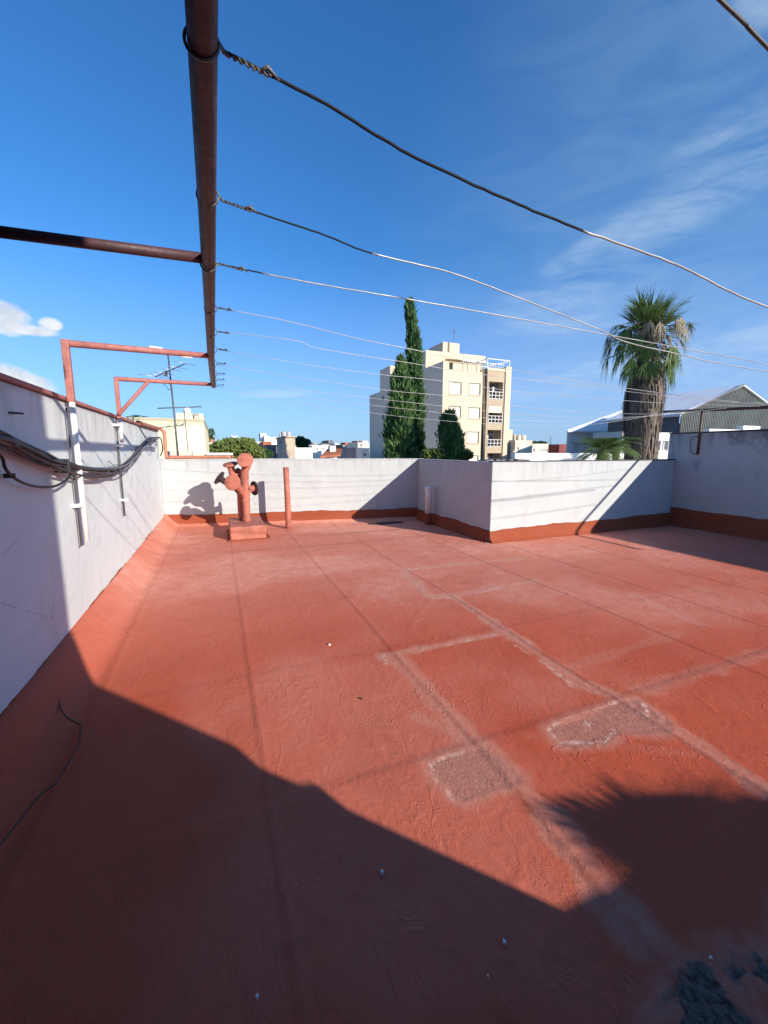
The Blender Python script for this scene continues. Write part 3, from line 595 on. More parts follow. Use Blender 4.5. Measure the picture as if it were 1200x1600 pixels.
for i, (y0, y1, pr) in enumerate(WY):
    y1 = y1 if y1 is not None else 1.5
    root = thing('clothesline_wire', 'stretched clothesline wire, ' + desc[i], 'wire', (BX, y0, BZ), 'clothesline wires stretched from the beam to the right wall')
    pts = [(x, y0 + (y1 - y0) * x / 8.9, z) for x, z in pr]; r = .0045 if i == 0 else .0036 if i < 3 else .0024
    c_ = catmull(pts, 10); c_ = [p + Vector((0, rr.gauss(0, .0008), rr.gauss(0, .0005))) if 0 < k < len(c_) - 1 else p for k, p in enumerate(c_)]
    xd = (1.31, .71, .32, .15, .12, .1, .1, .1, .1, .1)[i]; k_ = max(2, sum(1 for p in c_ if p.x < xd))
    MB().tube(c_[k_ - 1:], r, 6).build('strand', M['wire'], root, smooth=True)
    MB().tube(c_[:k_], r * 1.02, 6).build('dark_end', M['wire_dark'], root, smooth=True)  # length next to the beam is darker than the rest
    lp = MB(); R = .0372; beam_z = BZ + (.01 if y0 < 2 else -.004)
    loop = [(BX + (.018 if y0 < 2 else .008) + R * 1.04 * math.cos(a), y0 - .012 + .012 * math.sin(a * .5), beam_z + R * math.sin(a)) for a in np.linspace(.15, 2 * math.pi - .05, 22)]
    lp.tube([pts[0]] + loop + [(.075, y0 + .004, BZ + .005)], .0042 if i < 3 else .0035, 6).build('tie_loop', M['steel_dark'], root, smooth=True)
    tw_ = MB(); n_ = 26; Lt = .12 if i < 3 else .07
    def along(s_): return Vector((.065 + s_, y0 + (y1 - y0) * s_ / 8.9, 2.527 - s_ * .15))
    tw_.tube([along(Lt * k / n_) + Vector((0, math.cos(k * 1.9), math.sin(k * 1.9))) * (.0045 if k < n_ * .6 else .0035) for k in range(n_)], .0034, 5)
    tw_.tube([along(Lt * .75), along(Lt * .9) + Vector((0, -.005, .014)), along(Lt * 1.15)], [.005, .007, .003], 6).build('twist', M['steel_dark'], root, smooth=True)

# far frame on the right wall
fr = thing('post_frame', 'rusty beam and post on top of the tall right wall holding the far wire ends', 'frame', (8.9, 5.3, 1.93))
MB().tube([(8.92, -.9, 2.24), (8.9, 4.3, 2.315), (8.9, 6.1, 2.395)], .028, 10).build('beam', M['rust'], fr, smooth=True)
MB().tube([(8.885, 5.33, 1.50), (8.885, 5.33, 2.36)], .021, 10).build('post', M['rust'], fr, smooth=True)
MB().tube(catmull([(8.88, 5.36, 1.86), (8.875, 5.46, 1.82), (8.875, 5.47, 1.6), (8.875, 5.42, 1.51), (8.875, 5.34, 1.5)], 5), .006, 8).build('hook_loop', M['steel_dark'], fr, smooth=True)
cb = MB().tube(catmull([(1.45, 1.106, 3.14), tuple(ay(1125, 0, 1.106)), tuple(ay(1165, 38, 1.106)), tuple(ay(1200, 75, 1.106)), (3.2, 1.12, 2.86), (6, 1.2, 2.62), (8.95, 1.3, 2.7)], 6), .0065, 7).build('service_cable', M['cable_grey'], None, smooth=True)
tag(cb, 'dark service cable crossing the top right corner of the sky', 'cable')

# ------------------------------------------------------------------ cable bundle on the left wall
bd = thing('cable_bundle', 'drooping bundle of black and grey cables along the left wall', 'cables', (-1.03, 4.2, 1.4))
path = [(-60, 668), (0, 685), (35, 701), (67, 715), (99, 725), (133, 733), (160, 736), (187, 732), (208, 717), (224, 697), (233, 688), (247, 684)]
rr = random.Random(2)
P0 = [ax(*p_, -1.045) for p_ in path]
for k in range(13):
    sprd = .055 if k < 9 else .085; off = [Vector((rr.uniform(-.035, .05), rr.gauss(0, .01), rr.uniform(-sprd, sprd) * .55)) for _ in range(4)]
    pts = []
    for j, p_ in enumerate(P0):
        u = j / (len(P0) - 1) * 3; a = int(min(u, 2.999)); f_ = u - a; q_ = off[a] * (1 - f_) + off[a + 1] * f_
        tight = .65 if j in (4, 5) else 1.0
        if j == len(P0) - 1: tight = .4
        pts.append(p_ + q_ * tight + Vector((0, 0, rr.gauss(0, .006) - (.07 * math.sin(j / 11 * math.pi) if k in (3, 8) else 0))))
    mat_ = M['black'] if k % 3 == 0 else M['cable_grey'] if k % 3 == 1 else M['cable_pale'] if k % 6 == 2 else M['cable_grey']
    MB().tube(catmull(pts, 8), rr.uniform(.0055, .011), 7).build('cable', mat_, bd, smooth=True)
for k in range(9):     # slack tangles at the far end and mid span
    c0 = ax(rr.uniform(150, 215), rr.uniform(715, 738), -1.02) if k < 5 else ax(rr.uniform(225, 246), rr.uniform(684, 694), -1.03)
    pts = [c0 + Vector((rr.uniform(-.02, .03), rr.uniform(-.22, .22) * (1 if k < 5 else 1.3), rr.uniform(-.06, .05))) for _ in range(5)]
    MB().tube(catmull(pts, 6), .004, 6).build('cable', M['cable_grey'] if k % 2 else M['cable_pale'], bd, smooth=True)
MB().tube(catmull([ax(240, 689, -1.04), ax(250, 684, -1.03), ax(253, 692, -1.0), ax(254, 703, -1.0), ax(251, 712, -1.02)], 6), .012, 7).build('cable', M['black'], bd, smooth=True)
MB().tube(catmull([ax(232, 692, -1.04), ax(236, 700, -1.04), ax(239, 706, -1.03), ax(243, 698, -1.03), ax(246, 690, -1.04)], 6), .005, 6).build('cable', M['cable_grey'], bd, smooth=True)
MB().box(-1.09, -1.0, ax(101, 727, -1.04).y - .05, ax(101, 727, -1.04).y - .03, 1.40, 1.50).build('clip', M['black'], bd, bevel=.004)
lc = MB().tube(catmull([ax(-40, 690, -1.06), ax(0, 711, -1.06), ax(8, 731, -1.06), ax(20, 745, -1.06), ax(40, 756, -1.06), ax(64, 761, -1.06), ax(88, 759, -1.05), ax(107, 747, -1.04), ax(111, 736, -1.03), ax(103, 731, -1.02)], 7), .0085, 8).build('loose_cable', M['black'], None, smooth=True)
tag(lc, 'single black cable hanging in a loop below the bundle at the left edge', 'cable')
MB().box(-1.10, -1.05, ax(20, 743, -1.06).y - .008, ax(20, 743, -1.06).y + .01, ax(20, 743, -1.06).z - .014, ax(20, 743, -1.06).z + .012).build('wall_clip', M['black'], lc)
bpy.data.objects['wall_clip'].location = -lc.location
sb = MB().tube([(-1.12, 3.06, 1.775), (-1.05, 3.09, 1.773)], .007, 8)
tag(sb.build('wall_bracket', M['steel_dark'], None, smooth=True), 'small dark metal stub sticking out high on the left wall', 'bracket')
fl = MB().tube(catmull([tuple(gz(x, y, z)) for x, y, z in ((97, 1068, .10), (94, 1085, .085), (93, 1100, .075), (101, 1117, .06), (114, 1127, .045), (125, 1132, .04), (126, 1142, .035), (122, 1165, .03), (105, 1195, .03), (85, 1225, .03), (60, 1245, .035), (30, 1283, .04), (0, 1320, .05), (-60, 1390, .05))], 6), .0045, 7).build('loose_wire', M['rust'], None, smooth=True)
tag(fl, 'thin dark wire lying curled on the shaded membrane at lower left', 'wire')

# ------------------------------------------------------------------ vents
vt = thing('vent_pipe_cluster', 'cluster of salmon painted vent pipes with round caps on a red block', 'vent', (.43, 7.6, 0))
BZT = .25
MB().box(.125, .735, 7.50, 8.62, -.01, BZT).build('plinth', M['salmon'], vt, bevel=.02)
MB().box(.085, .80, 7.44, 8.68, -.01, .022).build('flange', M['membrane'], vt, bevel=.008)
def pipe(pts, r, mat='salmon', sub=6): return MB().tube(catmull(pts, sub), r, 18).build('pipe', M[mat], vt, smooth=True)
def capd(c_, axis, R, mat='salmon', sr=.062):      # shallow cowl: rolled rim, slightly domed face, stub socket
    MB().lathe(c_, axis, [(sr, -.16), (sr, -.05), (sr * 1.12, -.045), (sr * 1.12, -.02), (R * .86, -.018), (R, -.004), (R, .012), (R * .95, .022), (R * .6, .030), (R * .2, .034)], 32).build('cap', M[mat], vt, smooth=False, bevel=0)
def vp(px, py, Y): return ay(px, py, Y)
pipe([(.445, 8.05, BZT - .02), (.445, 8.05, .6), (.44, 8.05, 1.0), (.445, 8.04, 1.18), (.465, 8.02, 1.27)], .069)
pipe([(.36, 8.27, BZT - .02), (.36, 8.27, .8), (.355, 8.27, 1.13), (.31, 8.24, 1.21)], .063)
c1 = vp(383, 719, 7.88); a1 = Vector((-.12, -.85, .52)); capd(c1, a1, .143); pipe([c1 - a1.normalized() * .12, c1 - a1.normalized() * .16 + Vector((.02, 0, -.03)), (.46, 8.02, 1.23), (.445, 8.05, 1.10)], .065)
c2 = vp(360, 726, 8.10); a2 = Vector((-.18, -.22, .95)); capd(c2, a2, .131); pipe([c2 - a2.normalized() * .1, c2 - a2.normalized() * .2, (.315, 8.19, 1.12), (.355, 8.25, 1.05), (.36, 8.27, .95)], .061)
c3 = vp(363.5, 754, 7.70); a3 = Vector((-.42, -.86, .22)); capd(c3, a3, .143); pipe([c3 - a3.normalized() * .1, c3 - a3.normalized() * .16, (.345, 7.93, .87), (.415, 8.02, .76), (.445, 8.05, .66)], .065)
c4 = vp(343, 747, 8.30); a4 = Vector((-.75, .25, .55)); capd(c4, a4, .136, 'dark_disc', .058); pipe([c4 - a4.normalized() * .08, c4 - a4.normalized() * .18, (.23, 8.27, .93), (.34, 8.27, .80)], .058, 'dark_disc')
c5 = vp(397, 763, 8.12); a5 = Vector((.86, .42, .05)); capd(c5, a5, .136, 'dark_disc', .053); pipe([c5 - a5.normalized() * .02, c5 - a5.normalized() * .08, (.49, 8.08, .84), (.45, 8.05, .74)], .063)
for cc_, r_c, zc in (((.445, 8.05), .069, .62), ((.443, 8.05), .069, 1.05), ((.36, 8.27), .063, .9), ((.445, 8.05), .069, .27)):
    MB().lathe((cc_[0], cc_[1], zc), (0, 0, 1), [(r_c * 1.0, 0), (r_c * 1.12, .006), (r_c * 1.12, .05), (r_c * 1.0, .056)], 20).build('collar', M['salmon'], vt)
MB().tube([(.26, 8.2, 1.20), (.435, 8.09, 1.185)], .016, 8).build('pipe', M['salmon'], vt, smooth=True)
sp = MB().tube([(1.262, 8.36, -.02), (1.262, 8.36, .10), (1.258, 8.36, .6), (1.25, 8.37, 1.245)], [.068, .060, .057, .056], 20); o = sp.build('stand_pipe', M['salmon'], None, smooth=False)
for p_ in o.data.polygons: p_.use_smooth = len(p_.vertices) == 4
tag(o, 'plain upright salmon pipe standing alone right of the vent cluster', 'pipe')
sv = thing('short_vent_pipe', 'short white capped vent pipe with red foot in the shaded recess', 'vent', (4.11, 7.69, 0))
MB().tube([(4.11, 7.69, -.02), (4.11, 7.69, .26)], .062, 16).build('foot', M['membrane'], sv, smooth=True)
MB().lathe((4.11, 7.69, .255), (0, 0, 1), [(.068, 0), (.068, .50), (.066, .52)], 20).build('pipe', M['pvc'], sv, smooth=True)
MB().lathe((4.11, 7.69, .775), (0, 0, 1), [(.086, 0), (.086, .018), (.05, .045), (.02, .06)], 20).build('cap', M['pvc'], sv, smooth=True)
# drain hollow and small things on the membrane
dr = MB().lathe((3.35, 8.2, .0), (0, 0, 1), [(.26, .0), (.26, .012), (.2, .018), (.1, .014)], 24); dr = dr.build('floor_drain', M['dark_cap'], None, smooth=True)
dr.scale = (1.6, .55, 1); tag(dr, 'dark flat drain patch in the shaded recess corner', 'drain')
peb = [(597, 1365, .0075), (788, 1475, .0055), (515, 1008, .008), (402, 1560, .005), (762, 1528, .003), (565, 1093, .007), (1110, 1500, .004)]
pl_ = ['largest white paint flake lying in the shade at the middle', 'small white flake in the shade low in the middle', 'tiny pale chip on the sunlit membrane', 'pale curled chip near the bottom edge, left of the middle',
       'tiniest white speck at the bottom middle', 'small rusty bump on the sunlit membrane', 'small pale chip by the bare concrete patch']
for (x, y, r), lb in zip(peb, pl_):
    c_ = gz(x, y); m_ = MB(); k = [rr.uniform(.6, 1.2) for _ in range(9)]
    top = [(c_.x + r * k[j] * math.cos(j * .7), c_.y + r * 1.1 * k[j] * math.sin(j * .7), .010 + rr.uniform(0, r * .4)) for j in range(9)]
    bot = [(a, b2, -.004) for a, b2, _ in top]; m_.add(top + bot, [tuple(range(9))] + [(j, j + 9, (j + 1) % 9 + 9, (j + 1) % 9) for j in range(9)])
    tag(m_.build('paint_flake', M['white_bright'] if 'rusty' not in lb else M['rust']), lb, 'debris', 'small flakes scattered on the membrane')

# ------------------------------------------------------------------ neighbourhood
def house(name, label, cat, x0, x1, ytop, Yf, wall, depth=8, wins=(), xl=None, zb=GZ, roofc=None, para=True, wmat='glass', group=None):
    """block whose front faces the camera side (-Y); pixel columns give its width, Yf its distance"""
    a = ay(x0, ytop, Yf); b2 = ay(x1, ytop, Yf); z1 = (a.z + b2.z) / 2; xa, xb = a.x, b2.x
    root = thing(name, label, cat, ((xa + xb) / 2, Yf, zb), group)
    rects = []
    for wx0, wy0, wx1, wy1 in wins:
        p0 = ay(wx0, wy1, Yf); p1 = ay(wx1, wy0, Yf); rects.append((p0.x, p1.x, p0.z, p1.z))
    m_ = MB(); m_.holes(Yf, xa, xb, zb, z1, rects, .18)
    m_.quad((xb, Yf, zb), (xb, Yf + depth, zb), (xb, Yf + depth, z1), (xb, Yf, z1)); m_.quad((xa, Yf, zb), (xa, Yf, z1), (xa, Yf + depth, z1), (xa, Yf + depth, zb))
    m_.quad((xa, Yf + depth, zb), (xa, Yf + depth, z1), (xb, Yf + depth, z1), (xb, Yf + depth, zb))
    m_.build('wall', wall, root)
    rh = .06 * max(1, Yf / 40)
    MB().box(xa - rh * .3, xb + rh * .3, Yf - rh * .3, Yf + depth + .05, z1, z1 + rh).build('roof', roofc or wall, root)
    for (a0, a1, c0, c1) in rects:
        wn = MB().box(a0, a1, Yf + .14, Yf + .17, c0, c1).build('window', M[wmat], root)
        fwid = (a1 - a0) * .07; f2 = MB()
        for q_ in ((a0, a0 + fwid, c0, c1), (a1 - fwid, a1, c0, c1), ((a0 + a1 - fwid) / 2, (a0 + a1 + fwid) / 2, c0, c1), (a0, a1, c1 - fwid, c1), (a0, a1, c0, c0 + fwid)):
            f2.box(q_[0], q_[1], Yf + .10, Yf + .138, q_[2], q_[3])
        f2.build('frame', M['trim_white'] if wmat == 'glass' else M['frame_dark'], wn)
    return root, (xa, xb, z1)

# cream neighbour on the left with roof room
Mn = stained('cream_neighbour_render', (0.86, 0.78, 0.52), ay(250, 656, 15.5).z, 2.6, .55)
nb_root, (nxa, nxb, nz1) = house('neighbour_house', 'cream rendered neighbouring house with black run-off stains left of the vents', 'building', 190, 318.5, 656, 15.5, Mn, 7, [(259, 705, 267, 710)])
a = ay(275, 645, 17.2); b2 = ay(317, 645, 17.2)
Mn2 = stained('roof_room_render', (0.84, 0.77, 0.52), a.z, 1.2, .35)
MB().box(a.x, b2.x, 17.2, 20, nz1 + .12, a.z).build('roof_room', Mn2, nb_root)
wr = ay(304, 650.5, 17.2); we = ay(322 - 6, 655, 17.2)
MB().box(ay(303, 655, 17.2).x, ay(311, 655, 17.2).x, 17.12, 17.19, nz1 + .15, wr.z + .1).build('window', M['frame_dark'], nb_root)
MB().box(ay(304.5, 655, 17.2).x, ay(309.5, 655, 17.2).x, 17.08, 17.115, nz1 + .18, wr.z + .0).build('pane', M['cream'], nb_root)
tk = ay(292, 645, 18); MB().lathe((tk.x, 18.2, tk.z + .02), (0, 0, 1), [(.26, 0), (.3, .12), (.3, .42), (.2, .56), (.08, .6)], 16)
o = MB().lathe((tk.x, 18.2, tk.z), (0, 0, 1), [(.10, 0), (.13, .04), (.13, .14), (.09, .20), (.03, .22)], 18).build('water_tank', M['pvc'], None, smooth=True); tag(o, 'small white domed water tank on the cream neighbour roof room', 'tank')
sh = MB().box(ay(262, 712, 13).x, ay(300, 712, 13).x, 13, 13.9, .9, ay(262, 706, 13).z).build('roof_cabinet', M['cream_old']); tag(sh, 'low cream masonry box behind the back parapet below the antennas', 'box')
sl = MB().box(ay(322, 708, 14).x, ay(364, 708, 14).x, 14, 17, ay(322, 709, 14).z - .04, ay(322, 707.6, 14).z); sl.box(ay(323, 708, 14).x, ay(362, 708, 14).x, 14.15, 16.9, GZ, ay(322, 709, 14).z - .045)
tag(sl.build('flat_roof_shed', M['white_far']), 'low shed with a pale flat roof edge just left of the vent caps', 'shed')

# TV antennas
def antenna(label, base, top, boom0, boom1, els, r=.022, elr=.006, dip=None, tilt=0):
    root = thing('tv_antenna', label, 'antenna', base, 'television antennas on the roofs behind'); base = Vector(base); top = Vector(top)
    MB().tube([base, (base + top) / 2 + Vector((.01, 0, 0)), top], [r, r * .85, r * .7], 8).build('mast', M['steel_dark'], root, smooth=True)
    boom0 = Vector(boom0); boom1 = Vector(boom1); MB().tube([boom0, boom1], elr * 1.8, 7).build('boom', M['steel_dark'], root, smooth=True)
    d = (boom1 - boom0).normalized(); s_ = d.cross(Vector((0, 0, 1))).normalized()
    for u, L in els:
        c_ = boom0.lerp(boom1, u); MB().tube([c_ - s_ * L / 2, c_ + s_ * L / 2], elr, 6).build('element', M['alu'], root, smooth=True)
    return root
A0 = ad(279, 716, 11.0); A1 = ad(262.5, 554, 11.0)
aroot = antenna('tall leaning antenna mast with a slanting boom seen behind the pergola arms', (A0.x, A0.y, A0.z - .5), A1, ad(243, 588.5, 11.3), ad(290, 568, 10.4), [(.0, .9), (.12, .5), (.3, .55), (.55, .5), (.72, .55), (1.0, .6)], .028, .008)
MB().box(ad(258, 582, 11).x - .03, ad(258, 582, 11).x + .05, ad(258, 582, 11).y - .03, ad(258, 582, 11).y + .03, ad(258, 584, 11).z - .06, ad(258, 582, 11).z + .04).build('junction_box', M['steel_dark'], aroot)
MB().tube(catmull([ad(254, 599, 10.95), ad(259, 603, 10.95), ad(264, 609, 10.95), ad(267, 606, 10.95), ad(265, 598, 10.95)], 5), .008, 6).build('feed_cable', M['black'], aroot, smooth=True)
B0 = ad(295, 716, 12.5); B1 = ad(287.5, 641, 12.5)
antenna('shorter antenna mast with a level boom in front of the cream roof room', (B0.x, B0.y, B0.z - .6), B1, ad(246, 638, 12.2), ad(315, 635.5, 12.8), [(.28, .35), (.33, .3), (.5, .35), (.62, .35), (.8, .6), (.97, .35), (.93, .35)], .016, .009)

# apartment block
YF = 42.0
K = ay(693, 570, YF); XK = K.x
apt = thing('apartment_building', 'tall cream apartment block with balconies and a shaded grey side beside the cypresses', 'building', (XK + 2, YF, GZ))
def fx(px, py=640): return ay(px, py, YF).x
def fz(px, py): return ay(px, py, YF).z
ztop = fz(723, 579); xR = fx(753)
wrects = []
for rx0, ry0, rx1, ry1 in ((702, 597, 720.5, 615.5), (733, 599, 750, 616.5), (701.5, 635, 719.5, 652.5), (732, 637, 749.5, 653.5), (701, 674, 717.5, 691), (730, 675, 747.5, 692), (700, 711, 716.5, 727), (729, 712, 746.5, 728)):
    wrects.append((fx(rx0, ry1), fx(rx1, ry1), fz((rx0 + rx1) / 2, ry1), fz((rx0 + rx1) / 2, ry0)))
yfar = ax(578, 700, XK).y
mw = MB().holes(YF, XK, xR, GZ, ztop, wrects, .14)
mw.quad((xR, YF + .2, GZ), (xR, yfar, GZ), (xR, yfar, ztop), (xR, YF + .2, ztop)); mw.quad((XK, yfar, GZ), (XK, yfar, ztop), (xR, yfar, ztop), (xR, yfar, GZ))
mw.quad((XK, YF, ztop), (xR, YF, ztop), (xR, yfar, ztop), (XK, yfar, ztop)); mw.build('front_wall', M['cream'], apt)
MB().box(XK - .03, XK - .004, YF + .003, yfar, GZ, ztop + .05).build('side_wall', M['cream_shade_lift'], apt)
for (a0, a1, c0, c1) in wrects:
    wn = MB().box(a0, a1, YF + .10, YF + .13, c0, c1).build('shutter', M['shutter'], apt); g_ = MB()
    for q_ in ((a0 - .06, a0, c0 - .06, c1 + .06), (a1, a1 + .06, c0 - .06, c1 + .06), (a0, a1, c1, c1 + .06), (a0, a1, c0 - .09, c0)): g_.box(q_[0], q_[1], YF - .03, YF + .02, q_[2], q_[3])
    for k in range(9): zz = c0 + (c1 - c0) * k / 9; g_.box(a0 + .02, a1 - .02, YF + .088, YF + .099, zz, zz + .02)
    g_.build('frame', M['frame_dark'], wn); MB().box(a0 - .08, a1 + .08, YF - .07, YF - .031, c0 - .16, c0 - .092).build('sill', M['cream'], wn)
# brown reveal and balcony tower
MB().box(xR + .002, fx(758), YF + .25, yfar - 1, GZ, fz(755, 575)).build('recess_strip', M['brown'], apt)
tz = fz(772, 577); xT0, xT1, xT2 = fx(758), fx(785), fx(793.5); brects = []
for rx0, ry0, rx1, ry1 in ((761, 597, 783, 624), (760, 634.5, 782, 661.5), (758.8, 672, 780, 698), (758.5, 708, 780, 735)):
    brects.append((fx(rx0, ry1), fx(rx1, ry1), fz(771, ry1), fz(771, ry0)))
tm = MB().holes(YF - .25, xT0, xT1, GZ, tz, brects, 1.5); tm.quad((xT0, YF - .25, GZ), (xT0, YF - .25, tz), (xT0, YF + 2, tz), (xT0, YF + 2, GZ)); tm.quad((xT0, YF - .25, tz), (xT1, YF - .25, tz), (xT1, yfar, tz), (xT0, yfar, tz))
tm.build('balcony_tower', M['beige'], apt)
MB().box(xT1, xT2, YF - .4, yfar, GZ, tz + .35).build('corner_pilaster', M['cream'], apt)
MB().box(xT0 - .05, xT1, YF - .32, YF - .26, tz - .25, tz + .05).build('cornice', M['cream'], apt)
for i, (a0, a1, c0, c1) in enumerate(brects):
    bw_ = MB().box(a0, a1, YF + 1.2, YF + 1.24, c0, c1).build('balcony_door', M['glass'], apt); f3 = MB(); wdt = .06
    for q_ in ((a0, a0 + wdt), ((a0 + a1) / 2 - .04, (a0 + a1) / 2 + .04), (a1 - wdt, a1)): f3.box(q_[0], q_[1], YF + 1.1, YF + 1.19, c0, c1)
    f3.box(a0, a1, YF + 1.1, YF + 1.19, c1 - .5, c1 - .42); f3.build('frame', M['trim_white'], bw_)
    rl = MB(); zr = c0 + (c1 - c0) * .42
    for zz in (zr, c0 + .05, (zr + c0) / 2): rl.box(a0, a1, YF - .30, YF - .26, zz - .025, zz + .025)
    for k in range(5): xx = a0 + (a1 - a0) * k / 4; rl.box(max(a0, xx - .025), min(a1, xx + .025), YF - .31, YF - .25, c0, zr if k not in (0, 4) else (c0 + c1) / 2 + (.4 if i < 2 else 0))
    rl.build('balcony_railing', M['trim_white'], apt)
    if i == 0: MB().box(a1 - .75, a1 - .1, YF + .75, YF + 1.05, c1 - .95, c1 - .4).build('air_conditioner', M['grey_light'], apt, bevel=.02)
    if i == 1: MB().box(a0 + .1, a1 - .05, YF - .2, YF - .17, c1 - .8, c1).build('blind', M['cream_shade_lift'], apt)
# roof level
zp = ax(666, 547, XK); YP = zp.y; zp2 = zp.z
pA = ay(666, 547, YP); pB = ay(759, 558, YP)
ph = MB(); ph.box(pA.x, pB.x, YP, YP + 9, zp2 - .75, zp2); ph.box(pA.x, ay(696, 560, YP).x, YP + .02, YP + 9, ztop, zp2 - .75); ph.box(ay(696, 560, YP).x, pB.x - .1, YP + 2.0, YP + 9, ztop, zp2 - .75)
ph.build('penthouse', M['cream'], apt)
MB().box(pA.x - .03, pA.x - .004, YP + .02, YP + 9, ztop, zp2).build('penthouse_side', M['cream_shade_lift'], apt)
MB().box(ay(717, 560, YP).x, ay(752, 560, YP).x, YP + 1.9, YP + 1.99, ztop + .1, zp2 - .9).build('penthouse_window', M['glass'], apt)
MB().box(ay(720, 560, YP).x, ay(754, 560, YP).x, YP - .9, YP + .1, zp2 - 1.05, zp2 - .92).build('awning', M['trim_white'], apt)
Ymid = YF + 1.2
wt = MB()
for px in (701, 724, 731, 745, 752): wt.box(fx(px) - .05, fx(px) + .05, YF + .2, YF + .26, ztop, ztop + (.9 if px not in (724,) else 1.9))
wt.box(fx(697), fx(753), YF + .2, YF + .25, ztop + .84, ztop + .92); wt.box(fx(708), fx(753), YF + .27, YF + .29, ztop + .08, ztop + .8)
wt.build('roof_railing', M['cream'], apt)
MB().box(XK, fx(699), YF + .004, YF + 3.4, ztop, ztop + .85).build('roof_parapet', M['cream'], apt)
MB().box(XK - .03, XK - .004, YF + .004, YP, ztop + .05, ztop + .87).build('roof_parapet', M['cream_shade_lift'], apt)
fp = MB(); z9 = fz(793, 563.5)
for px, yy in ((759, YF), (793, YF), (759, YF + 4), (793, YF + 4)): fp.tube([(fx(px), yy, tz - .1), (fx(px), yy, z9)], .05, 6)
fp.tube([(fx(759), YF, z9), (fx(793), YF, z9), (fx(793), YF + 4, z9), (fx(759), YF + 4, z9), (fx(759), YF, z9)], .05, 6); fp.tube([(fx(764), YF, fz(764, 571)), (fx(793), YF + .1, z9 - .05)], .035, 6)
for k in range(7): fp.tube([(fx(760 + 4 * k), YF, tz), (fx(760 + 4 * k), YF, tz + .6)], .02, 4)
fp.tube([(fx(759), YF, tz + .62), (fx(785), YF, tz + .62)], .035, 5); fp.build('terrace_frame', M['trim_white'], apt)
YQ = YP + 1.5; t0, t1 = ay(692, 540, YQ), ay(718, 537, YQ)
MB().box(t0.x, t1.x, YQ, ax(670, 545, t0.x).y if ax(670, 545, t0.x).y > YQ + 1 else YQ + 5, zp2, t1.z).build('tank_room', M['cream'], apt)
MB().box(ay(700, 540, YQ).x, ay(702, 540, YQ).x, YQ - .1, YQ - .005, zp2, t1.z).build('tank_room_groove', M['brown'], apt)
q0 = ax(610, 571, XK); q1 = ax(594, 577, XK); MB().box(XK, ay(626, 571, q0.y).x, q0.y, q1.y, ztop, q0.z).build('rear_roof_room', M['cream'], apt)
MB().box(XK - .03, XK - .004, q0.y, q1.y, ztop + .05, q0.z + .02).build('rear_roof_room_side', M['cream_shade_lift'], apt)
for px, py in ((599, 622), (599, 651), (599, 707)):
    p_ = ax(px, py, XK); MB().box(XK - .06, XK - .031, p_.y - .35, p_.y + .35, p_.z - .3, p_.z + .3).build('vent_window', M['grey_dark'], apt)

MB().tube([ay(756, 575, YF - .1), ay(756, 735, YF - .1)], .05, 6).build('downpipe', M['beige'], apt, smooth=True)
an_ = MB(); q5 = ay(709, 533, YP + 4); an_.tube([q5, q5 + Vector((0, 0, 1.6))], .03, 5); an_.tube([q5 + Vector((-.6, 0, 1.4)), q5 + Vector((.6, 0, 1.45))], .02, 5); an_.tube([q5 + Vector((-.4, 0, 1.1)), q5 + Vector((.4, 0, 1.12))], .02, 5)
an_.build('roof_aerial', M['steel_dark'], apt)
